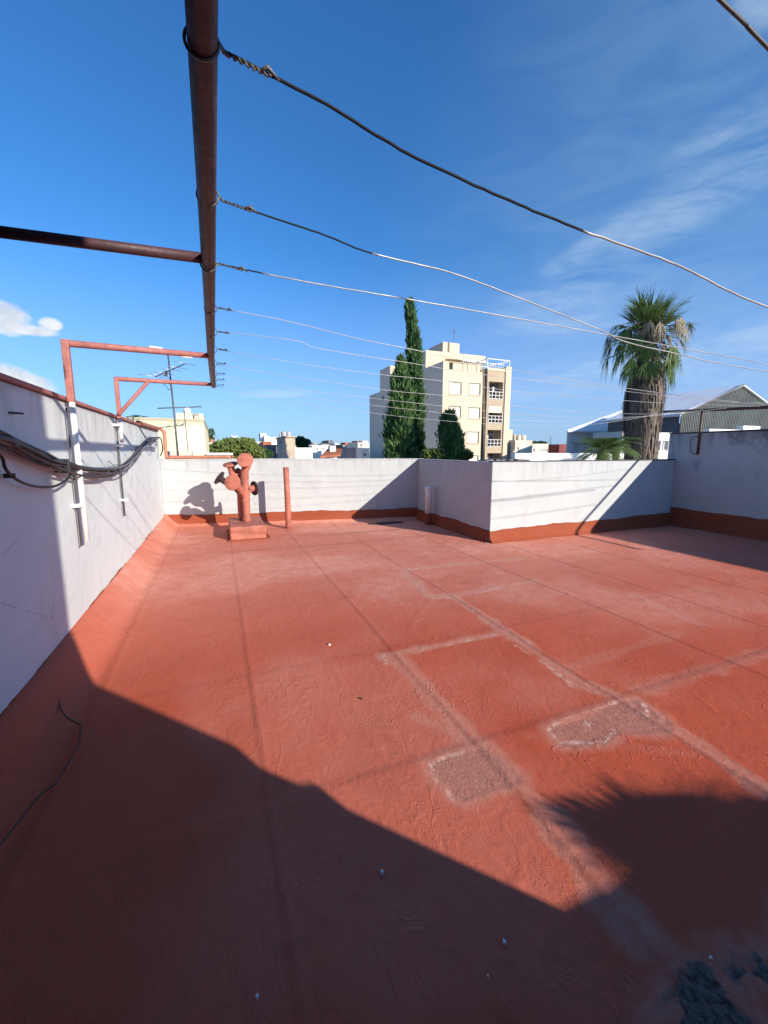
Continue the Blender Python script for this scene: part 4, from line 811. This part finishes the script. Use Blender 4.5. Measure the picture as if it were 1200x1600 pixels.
# cypress trees
def cypress(label, D, prof, n, mat, seed, base_px, name='cypress_tree'):
    """prof: (row, left column, right column) of the silhouette; leaf sprays fill a solid of those widths"""
    r = np.random.default_rng(seed); P0 = ad(base_px, 716, D); sc = D / F
    base = Vector((P0.x, P0.y, GZ)); root = thing(name, label, 'tree', base)
    rt_ = Vector(rt); prof = [(q_[0] + (14 if i_ == 0 else 8 if i_ < 3 else 0), q_[1], q_[2]) for i_, q_ in enumerate(prof)]; z = [ad(base_px, q_[0], D).z for q_ in prof]; cx = [((q_[1] + q_[2]) / 2 - base_px) * sc for q_ in prof]; rad = [(q_[2] - q_[1]) / 2 * sc * .73 for q_ in prof]
    z.append(GZ + 1); cx.append(0); rad.append(rad[-1] * .75)
    zz = np.array(z[::-1]); cc = np.array(cx[::-1]); ra = np.array(rad[::-1])
    mb = MB(); dpt = Vector((-rt_.y, rt_.x, 0)).normalized()
    tot = 0
    hs = r.uniform(0, 1, n) ** .85; hgt = zz[0] + (zz[-1] - zz[0]) * hs
    wgt = np.interp(hgt, zz, ra); order = r.random(n) < np.clip(wgt / ra.max() * 1.1 + .12, 0, 1)
    lump_a = r.uniform(0, 2 * math.pi, 60); lump_z = r.uniform(zz[0], zz[-1], 60)
    for h, ok in zip(hgt, order):
        if not ok: continue
        a = r.uniform(0, 2 * math.pi); R0 = float(np.interp(h, zz, ra)); c0 = float(np.interp(h, zz, cc))
        bulge = 1 + .20 * math.sin(3 * a + h * 1.7) + .15 * math.sin(5 * a - h * 2.9) + .10 * math.sin(h * 6.3 + 2 * a)
        rr_ = R0 * bulge * (.45 + .55 * r.random() ** .5); 
        if r.random() < .06: rr_ *= 1.28
        dirv = rt_ * math.cos(a) + dpt * math.sin(a); p = Vector((base.x, base.y, h)) + rt_ * c0 + dirv * rr_
        L = (.22 + .40 * r.random()) * D / 30; wd = (.04 + .05 * r.random()) * D / 30
        v = (Vector((0, 0, 1)) * r.uniform(.8, 1.3) + dirv * r.uniform(.15, .7) + Vector(r.normal(0, .22, 3))).normalized()
        s_ = v.cross(Vector(r.normal(0, 1, 3))).normalized() * wd
        mb.quad(p - s_ * .5, p + v * L * .45 - s_, p + v * L, p + v * L * .4 + s_)
    o = mb.build('crown', mat, root); add_rnd(o)
    MB().tube([base, Vector((base.x, base.y, zz[-1] - 1.6)) + rt_ * float(cc[-2])], [.22 * D / 30, .05], 8).build('trunk', M['bark'], root, smooth=True)
    return root
cypress('tallest slender cypress with a narrow leaning tip', 30, [(472, 636.5, 638.5), (482, 633, 642), (500, 634, 645), (520, 636.5, 648), (545, 635, 653), (570, 634, 656), (595, 634, 658), (620, 632, 660), (650, 630, 662), (680, 628, 663), (720, 626, 666)], 19000, M['cypress'], 1, 648)
cypress('second cypress, broad and ragged, left of the tallest one', 28.6, [(552, 624.5, 626), (566, 622, 629), (578, 619, 634), (600, 612, 640), (620, 609, 643), (640, 606, 646), (670, 601, 648), (700, 599, 650), (720, 598, 652)], 24000, M['cypress_b'], 2, 626)
cypress('short conical cypress in front of the apartment facade', 27, [(634, 700, 704), (645, 691, 709), (660, 687, 714), (680, 685, 721), (700, 684, 725), (720, 683, 728)], 13000, M['cypress_b'], 3, 705)

def crown_tree(name, label, D, cx, y0, y1, wpx, mat, n, seed, lumps=9, leaf=.14):
    r = np.random.default_rng(seed); sc = D / F; P0 = ad(cx, y1, D); base = Vector((P0.x, P0.y, GZ)); root = thing(name, label, 'tree', base)
    zt = ad(cx, y0, D).z; zb_ = ad(cx, y1, D).z; rt_ = Vector(rt); dp = Vector((-rt_.y, rt_.x, 0)); mb = MB(); W_ = wpx * sc / 2; Hh = zt - zb_
    cs = [(r.uniform(-.75, .75) * W_, r.uniform(-.6, .6) * W_, zb_ + Hh * (.25 + .5 * r.random()), (.28 + .22 * r.random()) * min(W_, Hh * 1.1) + .1) for _ in range(lumps)]
    cs.append((0, 0, zb_ + Hh * .6, Hh * .4)); leaf *= D / 25
    for _ in range(n):
        cxx, cyy, cz, R = cs[r.integers(len(cs))]; d = Vector(r.normal(0, 1, 3)).normalized(); rad_ = R * (.6 + .5 * r.random())
        p = Vector((base.x, base.y, cz)) + rt_ * cxx + dp * cyy + Vector((d.x, d.y, d.z * .8)) * rad_
        if p.z > zt + .1: continue
        u_ = Vector(r.normal(0, 1, 3)).normalized() * leaf; v_ = u_.orthogonal().normalized() * leaf * .6; mb.quad(p - u_, p - v_, p + u_, p + v_)
    o = mb.build('crown', mat, root); add_rnd(o)
    tp = MB(); tp.tube([base, (base.x, base.y, zb_ + Hh * .4)], [.03 * Hh + .12, .08], 8)
    for c_ in cs[:4]: tp.tube([(base.x, base.y, zb_), Vector((base.x, base.y, c_[2])) + rt_ * c_[0] + dp * c_[1]], [.07, .03], 6)
    tp.build('trunk', M['bark'], root, smooth=True); return root
crown_tree('tree', 'yellow green bushy tree behind the back parapet left of the vents', 24, 362, 687, 722, 78, M['bush'], 9000, 4, 12, .12)
crown_tree('tree', 'darker green tree partly behind the vent caps', 30, 398, 699, 722, 62, M['bush_dark'], 5000, 5, 8, .12)
crown_tree('tree', 'rounded dark tree on the skyline beside the tan water tower', 75, 470, 681, 704, 24, M['bush_dark'], 3000, 6, 7, .12)
crown_tree('shrub', 'small green shrub at the foot of the short cypress', 26, 672, 700, 722, 34, M['bush'], 2500, 7, 6, .1)
crown_tree('shrub', 'small leafy shrub right of the short cypress', 26.5, 730, 702, 722, 14, M['bush'], 700, 8, 4, .1)
crown_tree('tree', 'distant low dark tree right of the apartment block', 140, 843, 690, 700, 20, M['bush_dark'], 900, 9, 5, .1)
crown_tree('tree', 'tall thin tree showing past the right edge of the cream house', 40, 322, 664, 700, 10, M['bush_dark'], 1500, 10, 6, .1)

# palm tree
def big_palm():
    D = 19.0; sc = D / F; b0 = ad(1004, 716, D); base = Vector((b0.x, b0.y, GZ)); rt_ = Vector(rt); dp = Vector((-rt_.y, rt_.x, 0)); r = random.Random(12)
    root = thing('palm_tree', 'tall fan palm with a thick skirt of dead leaves and a ragged crown', 'palm', base)
    def at(px, py, dd=0.0): return ad(px, py, D) + dp * dd
    hub = at(1012, 520); tr = MB(); tr.tube([base, at(1001, 716), at(1005, 620), at(1012, 535)], [.5, .5, .45, .3], 18).build('trunk', M['bark'], root, smooth=True)
    rows = [(735, 1001, 21), (716, 1001, 21), (690, 1001, 22), (650, 1003, 24), (625, 1006, 26), (600, 1009, 25), (575, 1012, 20), (550, 1013, 12)]
    sk = MB()
    for k in range(4600):
        u = r.random() * (len(rows) - 1); i = int(u); f_ = u - i; row = [rows[i][j] * (1 - f_) + rows[i + 1][j] * f_ for j in range(3)]
        a = r.uniform(0, 2 * math.pi); R = row[2] * sc * r.uniform(.90, 1.05) * (1 + .05 * math.sin(a * 7 + row[0] * .05)); c_ = at(row[1], row[0]); d = rt_ * math.cos(a) + dp * math.sin(a)
        p = c_ + d * R; L = r.uniform(.35, .95); wd = r.uniform(.012, .035); tg = Vector((0, 0, -1)) + d * r.uniform(-.04, .10) + rt_ * r.gauss(0, .06); tg.normalize(); s_ = (dp * math.cos(a) - rt_ * math.sin(a)) * wd
        if r.random() < .12: d = d * 1.0; p = p + d * .06
        sk.quad(p - s_, p + s_, p + tg * L * .6 + s_ * .9 + d * .02, p + tg * L * .6 - s_ * .9 + d * .02); sk.quad(p + tg * L * .6 - s_ * .9 + d * .02, p + tg * L * .6 + s_ * .9 + d * .02, p + tg * L + s_ * .15, p + tg * L - s_ * .15)
    o = sk.build('dead_leaf_skirt', M['palm_skirt'], root); add_rnd(o)
    core = MB(); pr = [(rr_[2] * sc * .93, at(rr_[1], rr_[0])) for rr_ in rows]; core.tube([Vector((p.x, p.y, p.z)) for _, p in pr], [q_ for q_, _ in pr], 22).build('skirt_core', M['bark'], root, smooth=True)
    g_ = MB(); dmb = MB()
    def leaf(mb, tipx, tipy, dd, start, R, droop, spread, nb=26):
        tip = at(tipx, tipy, dd); st_ = at(*start); d = tip - st_; L = d.length; fan_leaf(mb, st_, d, max(L - R * .55, L * .35), R, droop, nb, spread, r)
    def hang(mb, px, py, dd, R, down, droop, spread, nb):
        hp = at(px, py, dd); s0 = at(1012, min(py - 4, 528) if py < 545 else 540); o_ = hp - s0; o_.z = 0
        if o_.length < .05: o_ = -dp
        o_.normalize(); mid = (s0 + hp) / 2 + Vector((0, 0, .12)); mb.tube([s0, mid, hp], [.03, .02, .015], 4, False)
        fan_leaf(mb, hp, o_ * (1 - down) + Vector((0, 0, -down)) + rt_ * r.gauss(0, .1), .02, R, droop, nb, spread, r)
    H0 = (1012, 530)
    for tx, ty, dd in ((984, 488, .2), (990, 478, -.4), (996, 472, .3), (1003, 474, -.6), (1012, 478, .3), (1022, 474, -.3), (1032, 470, .2), (1041, 468, -.2), (1047, 474, .4), (1050, 486, -.4), (988, 494, -.9), (1006, 490, -1.0), (1020, 492, -.9),
                       (1036, 488, -.9), (998, 484, .9), (1028, 486, 1.0), (1000, 504, -1.1), (1014, 506, -1.2), (1030, 504, -1.1), (1042, 500, -.8)):
        leaf(g_, tx, ty, dd, H0, r.uniform(.95, 1.3), r.uniform(.02, .14), r.uniform(1.2, 1.9), 26)
    for k in range(20): leaf(g_, r.uniform(978, 1056), r.uniform(470, 496), r.uniform(-1, 1), H0, r.uniform(.8, 1.2), r.uniform(.05, .3), r.uniform(1.1, 1.8), 24)
    for tx, ty, dd in ((968, 500, .3), (974, 512, -.7), (1062, 500, .2), (1066, 508, -.6), (964, 518, .6), (1056, 514, .9)):
        leaf(g_, tx, ty, dd, H0, r.uniform(.9, 1.15), r.uniform(.35, .6), 1.9, 26)
    for px, py, dd, R_, dn in ((972, 508, .2, 1.3, .45), (966, 520, -.5, 1.35, .6), (960, 536, .3, 1.3, .75), (976, 530, -1.0, 1.3, .7), (966, 552, -.3, 1.25, .8), (972, 568, -.8, 1.15, .8), (984, 572, -1.15, 1.1, .85),
                               (998, 574, -1.3, 1.05, .85), (1014, 572, -1.35, 1.1, .85), (1028, 570, -1.2, 1.1, .85), (1040, 566, -.9, 1.1, .8), (1050, 572, .0, 1.2, .85), (1056, 556, .3, 1.0, .9), (958, 556, .6, 1.1, .8), (978, 560, .9, 1.2, .8),
                               (1036, 560, 1.0, 1.1, .8), (1052, 524, -.5, 1.1, .5), (990, 548, -1.3, 1.2, .8), (1020, 552, -1.35, 1.2, .85), (1006, 560, 1.2, 1.2, .8)):
        hang(g_, px + r.gauss(0, 5), py + r.gauss(0, 6), dd * r.uniform(.6, 1.1), R_ * r.uniform(.7, 1.05), dn, r.uniform(.5, 1.1), r.uniform(1.2, 2.2), 22)
        hang(g_, px + r.gauss(0, 2), py + r.gauss(0, 3), dd, R_ * r.uniform(.75, 1.05), dn, r.uniform(.4, 1.0), r.uniform(1.2, 2.2), 24)
    for k in range(60):
        a = r.uniform(0, 2 * math.pi); q_ = r.uniform(14, 46); px = 1014 + q_ * math.cos(a); dd = q_ * sc * math.sin(a)
        hang(dmb, px, r.uniform(500, 545), dd, r.uniform(.6, 1.2), r.uniform(.5, .98), r.uniform(.4, 1.2), r.uniform(.7, 1.7), 16)
    for px, py, dd in ((1040, 506, -1.0), (1050, 504, -.5), (1058, 500, .1), (1066, 498, .3), (1072, 506, -.2), (1028, 512, -1.3), (1016, 516, -1.35), (1002, 516, -1.3), (990, 514, -1.2), (1046, 520, -1.0), (954, 522, .2), (950, 530, -.2)):
        hang(dmb, px, py, dd, r.uniform(.8, 1.15), r.uniform(.6, .9), .7, 1.5, 18)
    o = g_.build('green_fronds', M['palm_green'], root); add_rnd(o); o = dmb.build('dry_fronds', M['palm_dry'], root); add_rnd(o)
big_palm()
def feather_palm(label, px, py, D, L, n, seed, gz0=GZ, up_=.75):
    r = random.Random(seed); c_ = ad(px, py, D); root = thing('feather_palm', label, 'palm', (c_.x, c_.y, gz0)); mb = MB()
    for k in range(n):
        a = r.uniform(0, 2 * math.pi); d = Vector((math.cos(a), math.sin(a), r.uniform(.2, up_ * 2))).normalized(); p = c_.copy(); v = d.copy(); side = v.cross(Vector((0, 0, 1))).normalized(); pts = [p.copy()]
        for s_ in range(12):
            v = (v + Vector((0, 0, -.13))).normalized(); p = p + v * L / 12; pts.append(p.copy())
            if s_ > 1:
                for sg in (-1, 1):
                    ll = L * .36 * math.sin(math.pi * (s_ + 1) / 14); t_ = (side * sg + v * .7 + Vector((0, 0, -.25))).normalized() * ll; w_ = v * L * .014
                    for q_ in (0, .5): o_ = v * L / 24 * q_; mb.quad(p + o_ - w_, p + o_ + w_, p + o_ + t_ * .7 + w_ * .6, p + o_ + t_)
        mb.tube(pts, [.02 * L / 1.5 * (1 - i / 13) for i in range(13)], 4, False)
    o = mb.build('fronds', M['palm_green'], root); add_rnd(o); MB().tube([(c_.x, c_.y, gz0), c_], .13, 8).build('trunk', M['bark'], root, smooth=True); return root
feather_palm('small feathery palm behind the parapet left of the big palm trunk', 940, 708, 13, .85, 46, 3, GZ, 1.3)
feather_palm('second feathery palm half hidden behind the big palm trunk', 963, 704, 16, .95, 34, 4, GZ, 1.3)
feather_palm('far palm crown peeping over the left party wall', 214, 656, 30, 1.0, 18, 5)
feather_palm('palm fronds showing past the right corner of the cream house', 313, 682, 26, 1.0, 12, 6)

# metal sheds on the right
def shed():
    Yg = 20.0; Ap = ay(1158, 603, Yg); L = ay(1064, 646, Yg); zr, ze = Ap.z, L.z; xr = Ap.x; xl = L.x; xR_ = 2 * xr - xl
    root = thing('metal_shed', 'large metal shed with a grey corrugated gable at the right', 'building', (xr, Yg, GZ))
    B = gz(1036, 617, zr); Yb = ax(1036, 617, xr).y
    MB_ = MB(); n = 70
    # real corrugation on the gable
    xs_ = np.linspace(xl, xR_, n * 4 + 1); vs = []; fs = []
    for i, x in enumerate(xs_):
        ztp = ze + (zr - ze) * (1 - abs(x - xr) / (xr - xl)); off = .035 * (1 if (i % 4) in (1, 2) else -1); vs += [(x, Yg + off, -3), (x, Yg + off, ztp)]
    for i in range(len(xs_) - 1): fs.append((2 * i, 2 * i + 2, 2 * i + 3, 2 * i + 1))
    MB_.add(vs, fs).build('corrugated_gable', simple('weathered_sheet', (0.165, 0.18, 0.17), .6, .0, .25, .8), root)
    rf = MB(); o_ = .25
    for sg in (-1, 1):
        xe = xr + sg * (xr - xl + o_); zz = ze - o_ * (zr - ze) / (xr - xl)
        rf.hexa([(xr, Yg - .2, zr), (xe, Yg - .2, zz), (xe, Yb, zz), (xr, Yb, zr)][::sg * -1 if sg == 1 else 1], [(xr, Yg - .2, zr + .07), (xe, Yg - .2, zz + .07), (xe, Yb, zz + .07), (xr, Yb, zr + .07)][::sg * -1 if sg == 1 else 1])
    rf.build('roof', M['shed_roof2'], root, recalc=True)
    MB().tube([(xr, Yg - .22, zr + .1), (xl - o_, Yg - .22, ze - .12)], .06, 6).build('bargeboard', M['grey_dark'], root)
    MB().box(xl - .02, xl + .05, Yg + .1, Yb - .1, -3, ze).build('side_wall', simple('slate_sheet', (0.07, 0.085, 0.11), .6, 0, .1, 1), root)
    MB().box(xl + .06, xR_, Yb - .2, Yb - .1, -3, ze - .1).build('rear_wall', M['greywall'], root)
    MB().box(xl - .35, xl - .22, Yg - .2, Yb, ze - .22, ze - .10).build('gutter', M['grey_light'], root)
    # annex to the left, seen at the far left of the roofs
    Ya = 30.0; a0 = ay(883, 673, Ya); a1 = ay(958, 673, Ya); zt = ay(883, 673, Ya).z
    an = thing('annex_building', 'pale grey building with a sloping sheet roof left of the big palm', 'building', (a0.x + 2, Ya, GZ))
    z1 = zt; pk = ay(1000, 633, Ya + 9)
    dA = [ay(893, 691, Ya), ay(902, 706, Ya)]
    MB().holes(Ya, a0.x + .25, a1.x, GZ, z1 - .1, [(dA[0].x, dA[1].x, dA[1].z, dA[0].z)], .5).build('front_wall', M['grey_light'], an)
    MB().box(dA[0].x, dA[1].x, Ya + .45, Ya + .5, dA[1].z, dA[0].z).build('door', M['glass'], an)
    MB().box(a0.x + .25, a0.x + .75, Ya - .15, Ya - .004, GZ, z1 - .1).build('pilaster', M['grey_light'], an); MB().box(a1.x - 1.2, a1.x - .9, Ya - .12, Ya - .004, GZ, z1 - .1).build('pilaster', M['grey_light'], an)
    e9 = ad(1000, 632, 44); MB().hexa([(a0.x + .3, Ya + .02, GZ), (a0.x + .4, Ya + .02, GZ), (e9.x + .1, e9.y, GZ), (e9.x, e9.y, GZ)], [(a0.x + .3, Ya + .02, z1 - .1), (a0.x + .4, Ya + .02, z1 - .1), (e9.x + .1, e9.y, e9.z - .1), (e9.x, e9.y, e9.z - .1)]).build('side_wall', M['grey_light'], an)
    q_ = [(a0.x, Ya - .3, z1), (a1.x, Ya - .3, z1), (pk.x + 3, Ya + 9, pk.z), (pk.x, Ya + 9, pk.z)]
    q_[3] = tuple(ad(1000, 632, 44)); q_[2] = tuple(ad(1060, 629, 44))
    MB().hexa(q_, [(x, y, z + .08) for x, y, z in q_]).build('roof', M['shed_roof2'], an, recalc=True)
    MB().box(a0.x - .1, a1.x, Ya - .42, Ya - .31, z1 - .14, z1 + .02).build('gutter', M['grey_light'], an)
    Yh = 24.0; h0, h1 = ay(958, 674, Yh), ay(1052, 676, Yh)
    hr, _ = house('white_annex', 'white walled house with small paned window right of the big palm trunk', 'building', 972, 1062, 677, 17.5, M['white_far'], 2.0, [(1022, 689, 1033, 704), (1034, 689, 1045, 704)])
    cg = MB(); g0, g1, g2 = ay(958, 673.5, 29.6), ay(985, 673.5, 29.6), ay(985, 655, 29.6); cg.add([g0, g1, g2, (g0.x, g0.y + .2, g0.z), (g1.x, g1.y + .2, g1.z), (g2.x, g2.y + .2, g2.z)], [(0, 1, 2), (3, 5, 4), (0, 3, 4, 1), (1, 4, 5, 2), (0, 2, 5, 3)])
    cg.build('gable_infill', corrugated('infill_sheet', (.3, .32, .31), 0, .35), an)
    MB().box(ay(958, 675, 29.5).x, ay(990, 675, 29.5).x, 29.4, 29.6, GZ, ay(958, 674, 29.5).z).build('white_wall', M['white_bright'], an)
shed()
nw = MB(); Yw = 12.0; p0, p1, p2, p3 = ay(1109, 670, Yw), ay(1164, 675, Yw), ay(1162, 665, Yw), ay(1187, 675, Yw)
nw.box(p0.x, p2.x, Yw, Yw + .3, GZ, p0.z); nw.box(p2.x, p3.x, Yw, Yw + .3, GZ, p2.z); tag(nw.build('stepped_wall', M['white_bright']), 'bright white stepped wall showing just above the tall right wall', 'wall')
nw2 = MB(); nw2.box(ay(806, 708, 13).x, ay(975, 708, 13).x, 13, 13.25, GZ, ay(880, 708, 13).z); tag(nw2.build('low_white_wall', M['white_bright']), 'long bright white neighbour wall behind the sunlit parapet', 'wall')
rub = MB(); r_ = random.Random(4)
for k in range(16): p_ = ay(756 + k * 4, 716, 7.4); hh = r_.uniform(-.045, -.02); rub.box(p_.x - .06, p_.x + .055, 7.3 + r_.uniform(-.1, .1), 7.5, 1.0, 1.42 + hh)
tag(rub.build('rubble_ledge', M['grey_dark']), 'dark jagged ledge of rubble just behind the projecting corner', 'ledge')
ab = thing('wall_stub', 'short pale rebar stub standing behind the sunlit parapet', 'stub', tuple(ay(804.5, 716, 8)))
MB().tube([ay(804.5, 722, 8), ay(804.5, 705, 8)], .02, 6).build('rod', M['cream_old'], ab); MB().tube([ay(801, 706, 8), ay(808, 705, 8)], .015, 6).build('crossbar', M['cream_old'], ab)

# far houses: (label, x0, x1, ytop, distance, material, depth, windows)
B = [('wide blue white building on the skyline above the bushes', 361, 397, 686, 95, 'bluewhite', 14, [(382, 690, 385, 696), (388, 690, 391, 696)]),
     ('small blue white roof room at the left end of the wide building', 361, 372, 682, 97, 'bluewhite', 6, []),
     ('white house with a grey shutter below the wide blue building', 392, 411, 691, 75, 'white_far', 8, [(396, 694, 409, 701)]),
     ('small white tower on the skyline left of the tan tower', 413, 421, 682, 110, 'white_far', 5, []),
     ('overhanging top slab beside the small white tower', 407, 416, 678, 112, 'white_far', 5, []),
     ('house with an orange tile band between white houses', 411, 424, 691, 72, 'roof_tile', 5, []),
     ('pale house right behind the small white tower', 419, 432, 684, 120, 'white_far', 6, []),
     ('dark grey windowless shed left of the tan tower', 417, 433, 696, 48, 'grey_dark', 8, []),
     ('bright white garden wall right of the tan tower', 450, 488, 700.5, 46, 'white_bright', 6, []),
     ('cream house behind the bright white wall', 461, 481, 695, 85, 'cream_old', 8, [(466, 697, 469, 700)]),
     ('white house beyond the terracotta roof', 488, 515, 697, 90, 'white_far', 10, [(494, 700, 497, 704), (503, 700, 506, 703)]),
     ('dark blue office block far away on the skyline', 513, 521, 689, 320, 'grey_dark', 20, []),
     ('row house with grey front right of the terracotta roof', 549, 566, 700.5, 60, 'greywall', 8, [(560, 708, 564, 714)]),
     ('white house at the foot of the apartment block', 564, 577, 701, 58, 'white_far', 6, [(568, 708, 573, 713)]),
     ('white gabled house left of the apartment block', 536, 549, 700.5, 66, 'white_bright', 6, []),
     ('cream block with stair tower beside the apartment building', 559, 577, 692, 100, 'cream_old', 8, [(563, 694, 566, 698)]),
     ('cream roof room touching the apartment block on its right', 788, 801, 672, 60, 'cream', 6, []),
     ('grey stained wall below the cream roof room', 788, 806, 695, 55, 'tan', 6, []),
     ('stained cream building below the white tanks', 805, 832, 688.5, 50, 'cream_old', 8, [(808, 699, 811, 703)]),
     ('low cream house with dark openings right of the stained building', 832, 857, 694, 60, 'cream_old', 8, [(833, 701, 836, 706), (843, 702, 856, 706)]),
     ('long low blue grey roof far behind the white wall', 857, 876, 698.5, 90, 'greywall', 14, []),
     ('pale strip house below the blue grey roof', 856, 886, 703.5, 70, 'white_far', 5, []),
     ('dark red house beside the pale grey annex', 874, 888, 695, 62, 'darkred', 9, []),
     ('pink house on the skyline behind the yellow green tree', 326, 335, 684, 70, 'terracotta', 6, []),
     ('cream house below the pink one', 320, 334, 692, 55, 'cream_old', 6, [(324, 698, 328, 702)])]
for lb, x0, x1, yt, Dd, mt, dp_, wn in B:
    Yd = ad((x0 + x1) / 2, yt, Dd).y; house('far_house', lb, 'building', x0, x1, yt, Yd, M[mt], dp_, wn)
# tan tower with tanks
Yt = 42.0; a0, a1 = ay(445.5, 683.5, Yt), ay(461, 683.5, Yt); tt = thing('water_tower', 'tan rendered stair tower with a shaded grey side and tanks on top', 'building', (a0.x, Yt, GZ))
yb_ = ax(432.5, 690, a0.x).y; MB().box(a0.x, a1.x, Yt, yb_, GZ, a0.z).build('wall', M['tan'], tt); MB().box(a0.x - .15, a1.x + .15, Yt - .15, yb_, a0.z, a0.z + .12).build('roof', M['tan'], tt)
pw = ax(438, 691, a0.x); MB().box(a0.x - .03, a0.x - .004, pw.y - 1.0, pw.y + 1.0, pw.z - .12, pw.z + .1).build('window', M['grey_dark'], tt)
for px, rr_, hh, lb in ((438, .12, .62, 'thin grey tank at the left on the tan tower'), (444.5, .34, .68, 'wide grey tank in the middle on the tan tower'), (451, .24, .6, 'pale tank at the right on the tan tower')):
    c_ = ay(px, 683, Yt + 2.5); o = MB().lathe((ay(px, 683, Yt + (2.2 if px > 446 else 3.4 if px > 440 else 6.0)).x if px > 446 else a0.x + .45, Yt + (2.2 if px > 446 else 3.6 if px > 440 else 6.6), a0.z + .13), (0, 0, 1), [(rr_, 0), (rr_ * 1.03, .1), (rr_, .2), (rr_, hh * .75), (rr_ * .8, hh * .9), (rr_ * .3, hh * .95)], 16).build('water_tank', M['tank'], None, smooth=True)
    tag(o, lb, 'tank', 'tanks on the tan tower')
for px, rr_, hh, lb in ((803.5, .25, 2.2, 'narrow grey tank left of the two white tanks'), (810, .34, 1.9, 'white tank, the left of the pair beside the apartment'), (817, .45, 1.9, 'white tank, the right of the pair beside the apartment')):
    c_ = ay(px, 688.5, 50); o = MB().lathe((c_.x, 50, c_.z), (0, 0, 1), [(rr_, -1), (rr_, hh * .2), (rr_, hh * .4), (rr_ * .9, hh * .42)], 16).build('water_tank', M['cream_old'] if px > 805 else M['tan'], None, smooth=True); tag(o, lb, 'tank', 'tanks beside the apartment block')
# terracotta roof house
Yr = 52.0; e0, e1, tpl, tpr = ay(501, 715.5, Yr), ay(532, 713, Yr), ay(518, 697.5, Yr + 9), ay(536, 698, Yr + 9)
th_ = thing('tiled_house', 'house with a sloping terracotta tile roof in the middle distance', 'building', (e0.x, Yr, GZ))
q_ = [tuple(e0), (e1.x, Yr, e0.z + .2), tuple(tpr), tuple(tpl)]; MB().hexa(q_, [(x, y, z + .25) for x, y, z in q_]).build('roof', M['roof_tile'], th_, recalc=True)
MB().box(e0.x + .4, e1.x - .3, Yr + .4, Yr + 9, GZ, e0.z).build('wall', M['white_far'], th_); MB().box(e1.x - .6, e1.x + .2, Yr + 3, Yr + 4, e0.z, e0.z + 1.6).build('chimney', M['white_far'], th_)
# far skyline: individually built small blocks
rs = random.Random(77); tones = ['white_far', 'cream_old', 'grey_light', 'tan', 'bluewhite', 'roof_tile', 'greywall']
nmt = {'white_far': 'white', 'cream_old': 'cream', 'grey_light': 'light grey', 'tan': 'tan', 'bluewhite': 'pale blue', 'roof_tile': 'brick red', 'greywall': 'dark grey'}
segs = [(319, 331, 690, 698, 3, 'just right of the cream neighbour house'), (333, 345, 689, 697, 3, 'above the yellow green bushy tree'), (422, 433, 688, 697, 3, 'between the small white tower and the tan tower'),
        (462, 482, 691, 699, 4, 'at the foot of the rounded dark tree'), (483, 498, 692, 699, 4, 'above the right end of the bright garden wall'), (500, 512, 691, 698, 4, 'just left of the dark office block'),
        (521, 536, 690, 698, 4, 'just right of the dark office block'), (538, 556, 690, 699, 5, 'halfway from the office block to the apartment block'), (557, 572, 689, 698, 4, 'touching the left edge of the apartment block'),
        (856, 882, 697, 703, 5, 'far right of the apartment block behind the white wall')]
for x0, x1, y0, y1, nn, ph in segs:
    ts = rs.sample(tones, nn)
    for k, mt in enumerate(ts):
        xa = x0 + (x1 - x0) * (k + rs.random() * .6) / nn; wd = rs.uniform(3.5, 8.5); yt = rs.uniform(y0, y1); Dd = 340 - (yt - y0) / (y1 - y0) * 200 + rs.uniform(-20, 20)
        wn = [(xa + wd * .3, yt + 1.5, xa + wd * .3 + 1.2, yt + 3)] if rs.random() < .5 else []
        house('skyline_house', 'tiny ' + nmt[mt] + ' skyline house ' + ph, 'building', xa, xa + wd, yt, ad(xa, yt, Dd).y, M[mt], 12, wn, group='distant town houses along the horizon')
ms = MB().tube([ad(860.5, 700, 120), ad(860.5, 680, 120)], [.12, .05], 5); tag(ms.build('radio_mast', M['steel_dark']), 'thin distant radio mast right of the apartment block', 'mast')
mt2 = MB().tube([ad(596, 716, 50), ad(596, 700, 50)], .04, 5)

# masonry beyond the right wall so the parapets stand on something
structure(MB().box(-6, 30, 8.6, 12.5, GZ + .02, -1.5).build('neighbour_roof', M['grey_light']))
S.render.engine = 'CYCLES'
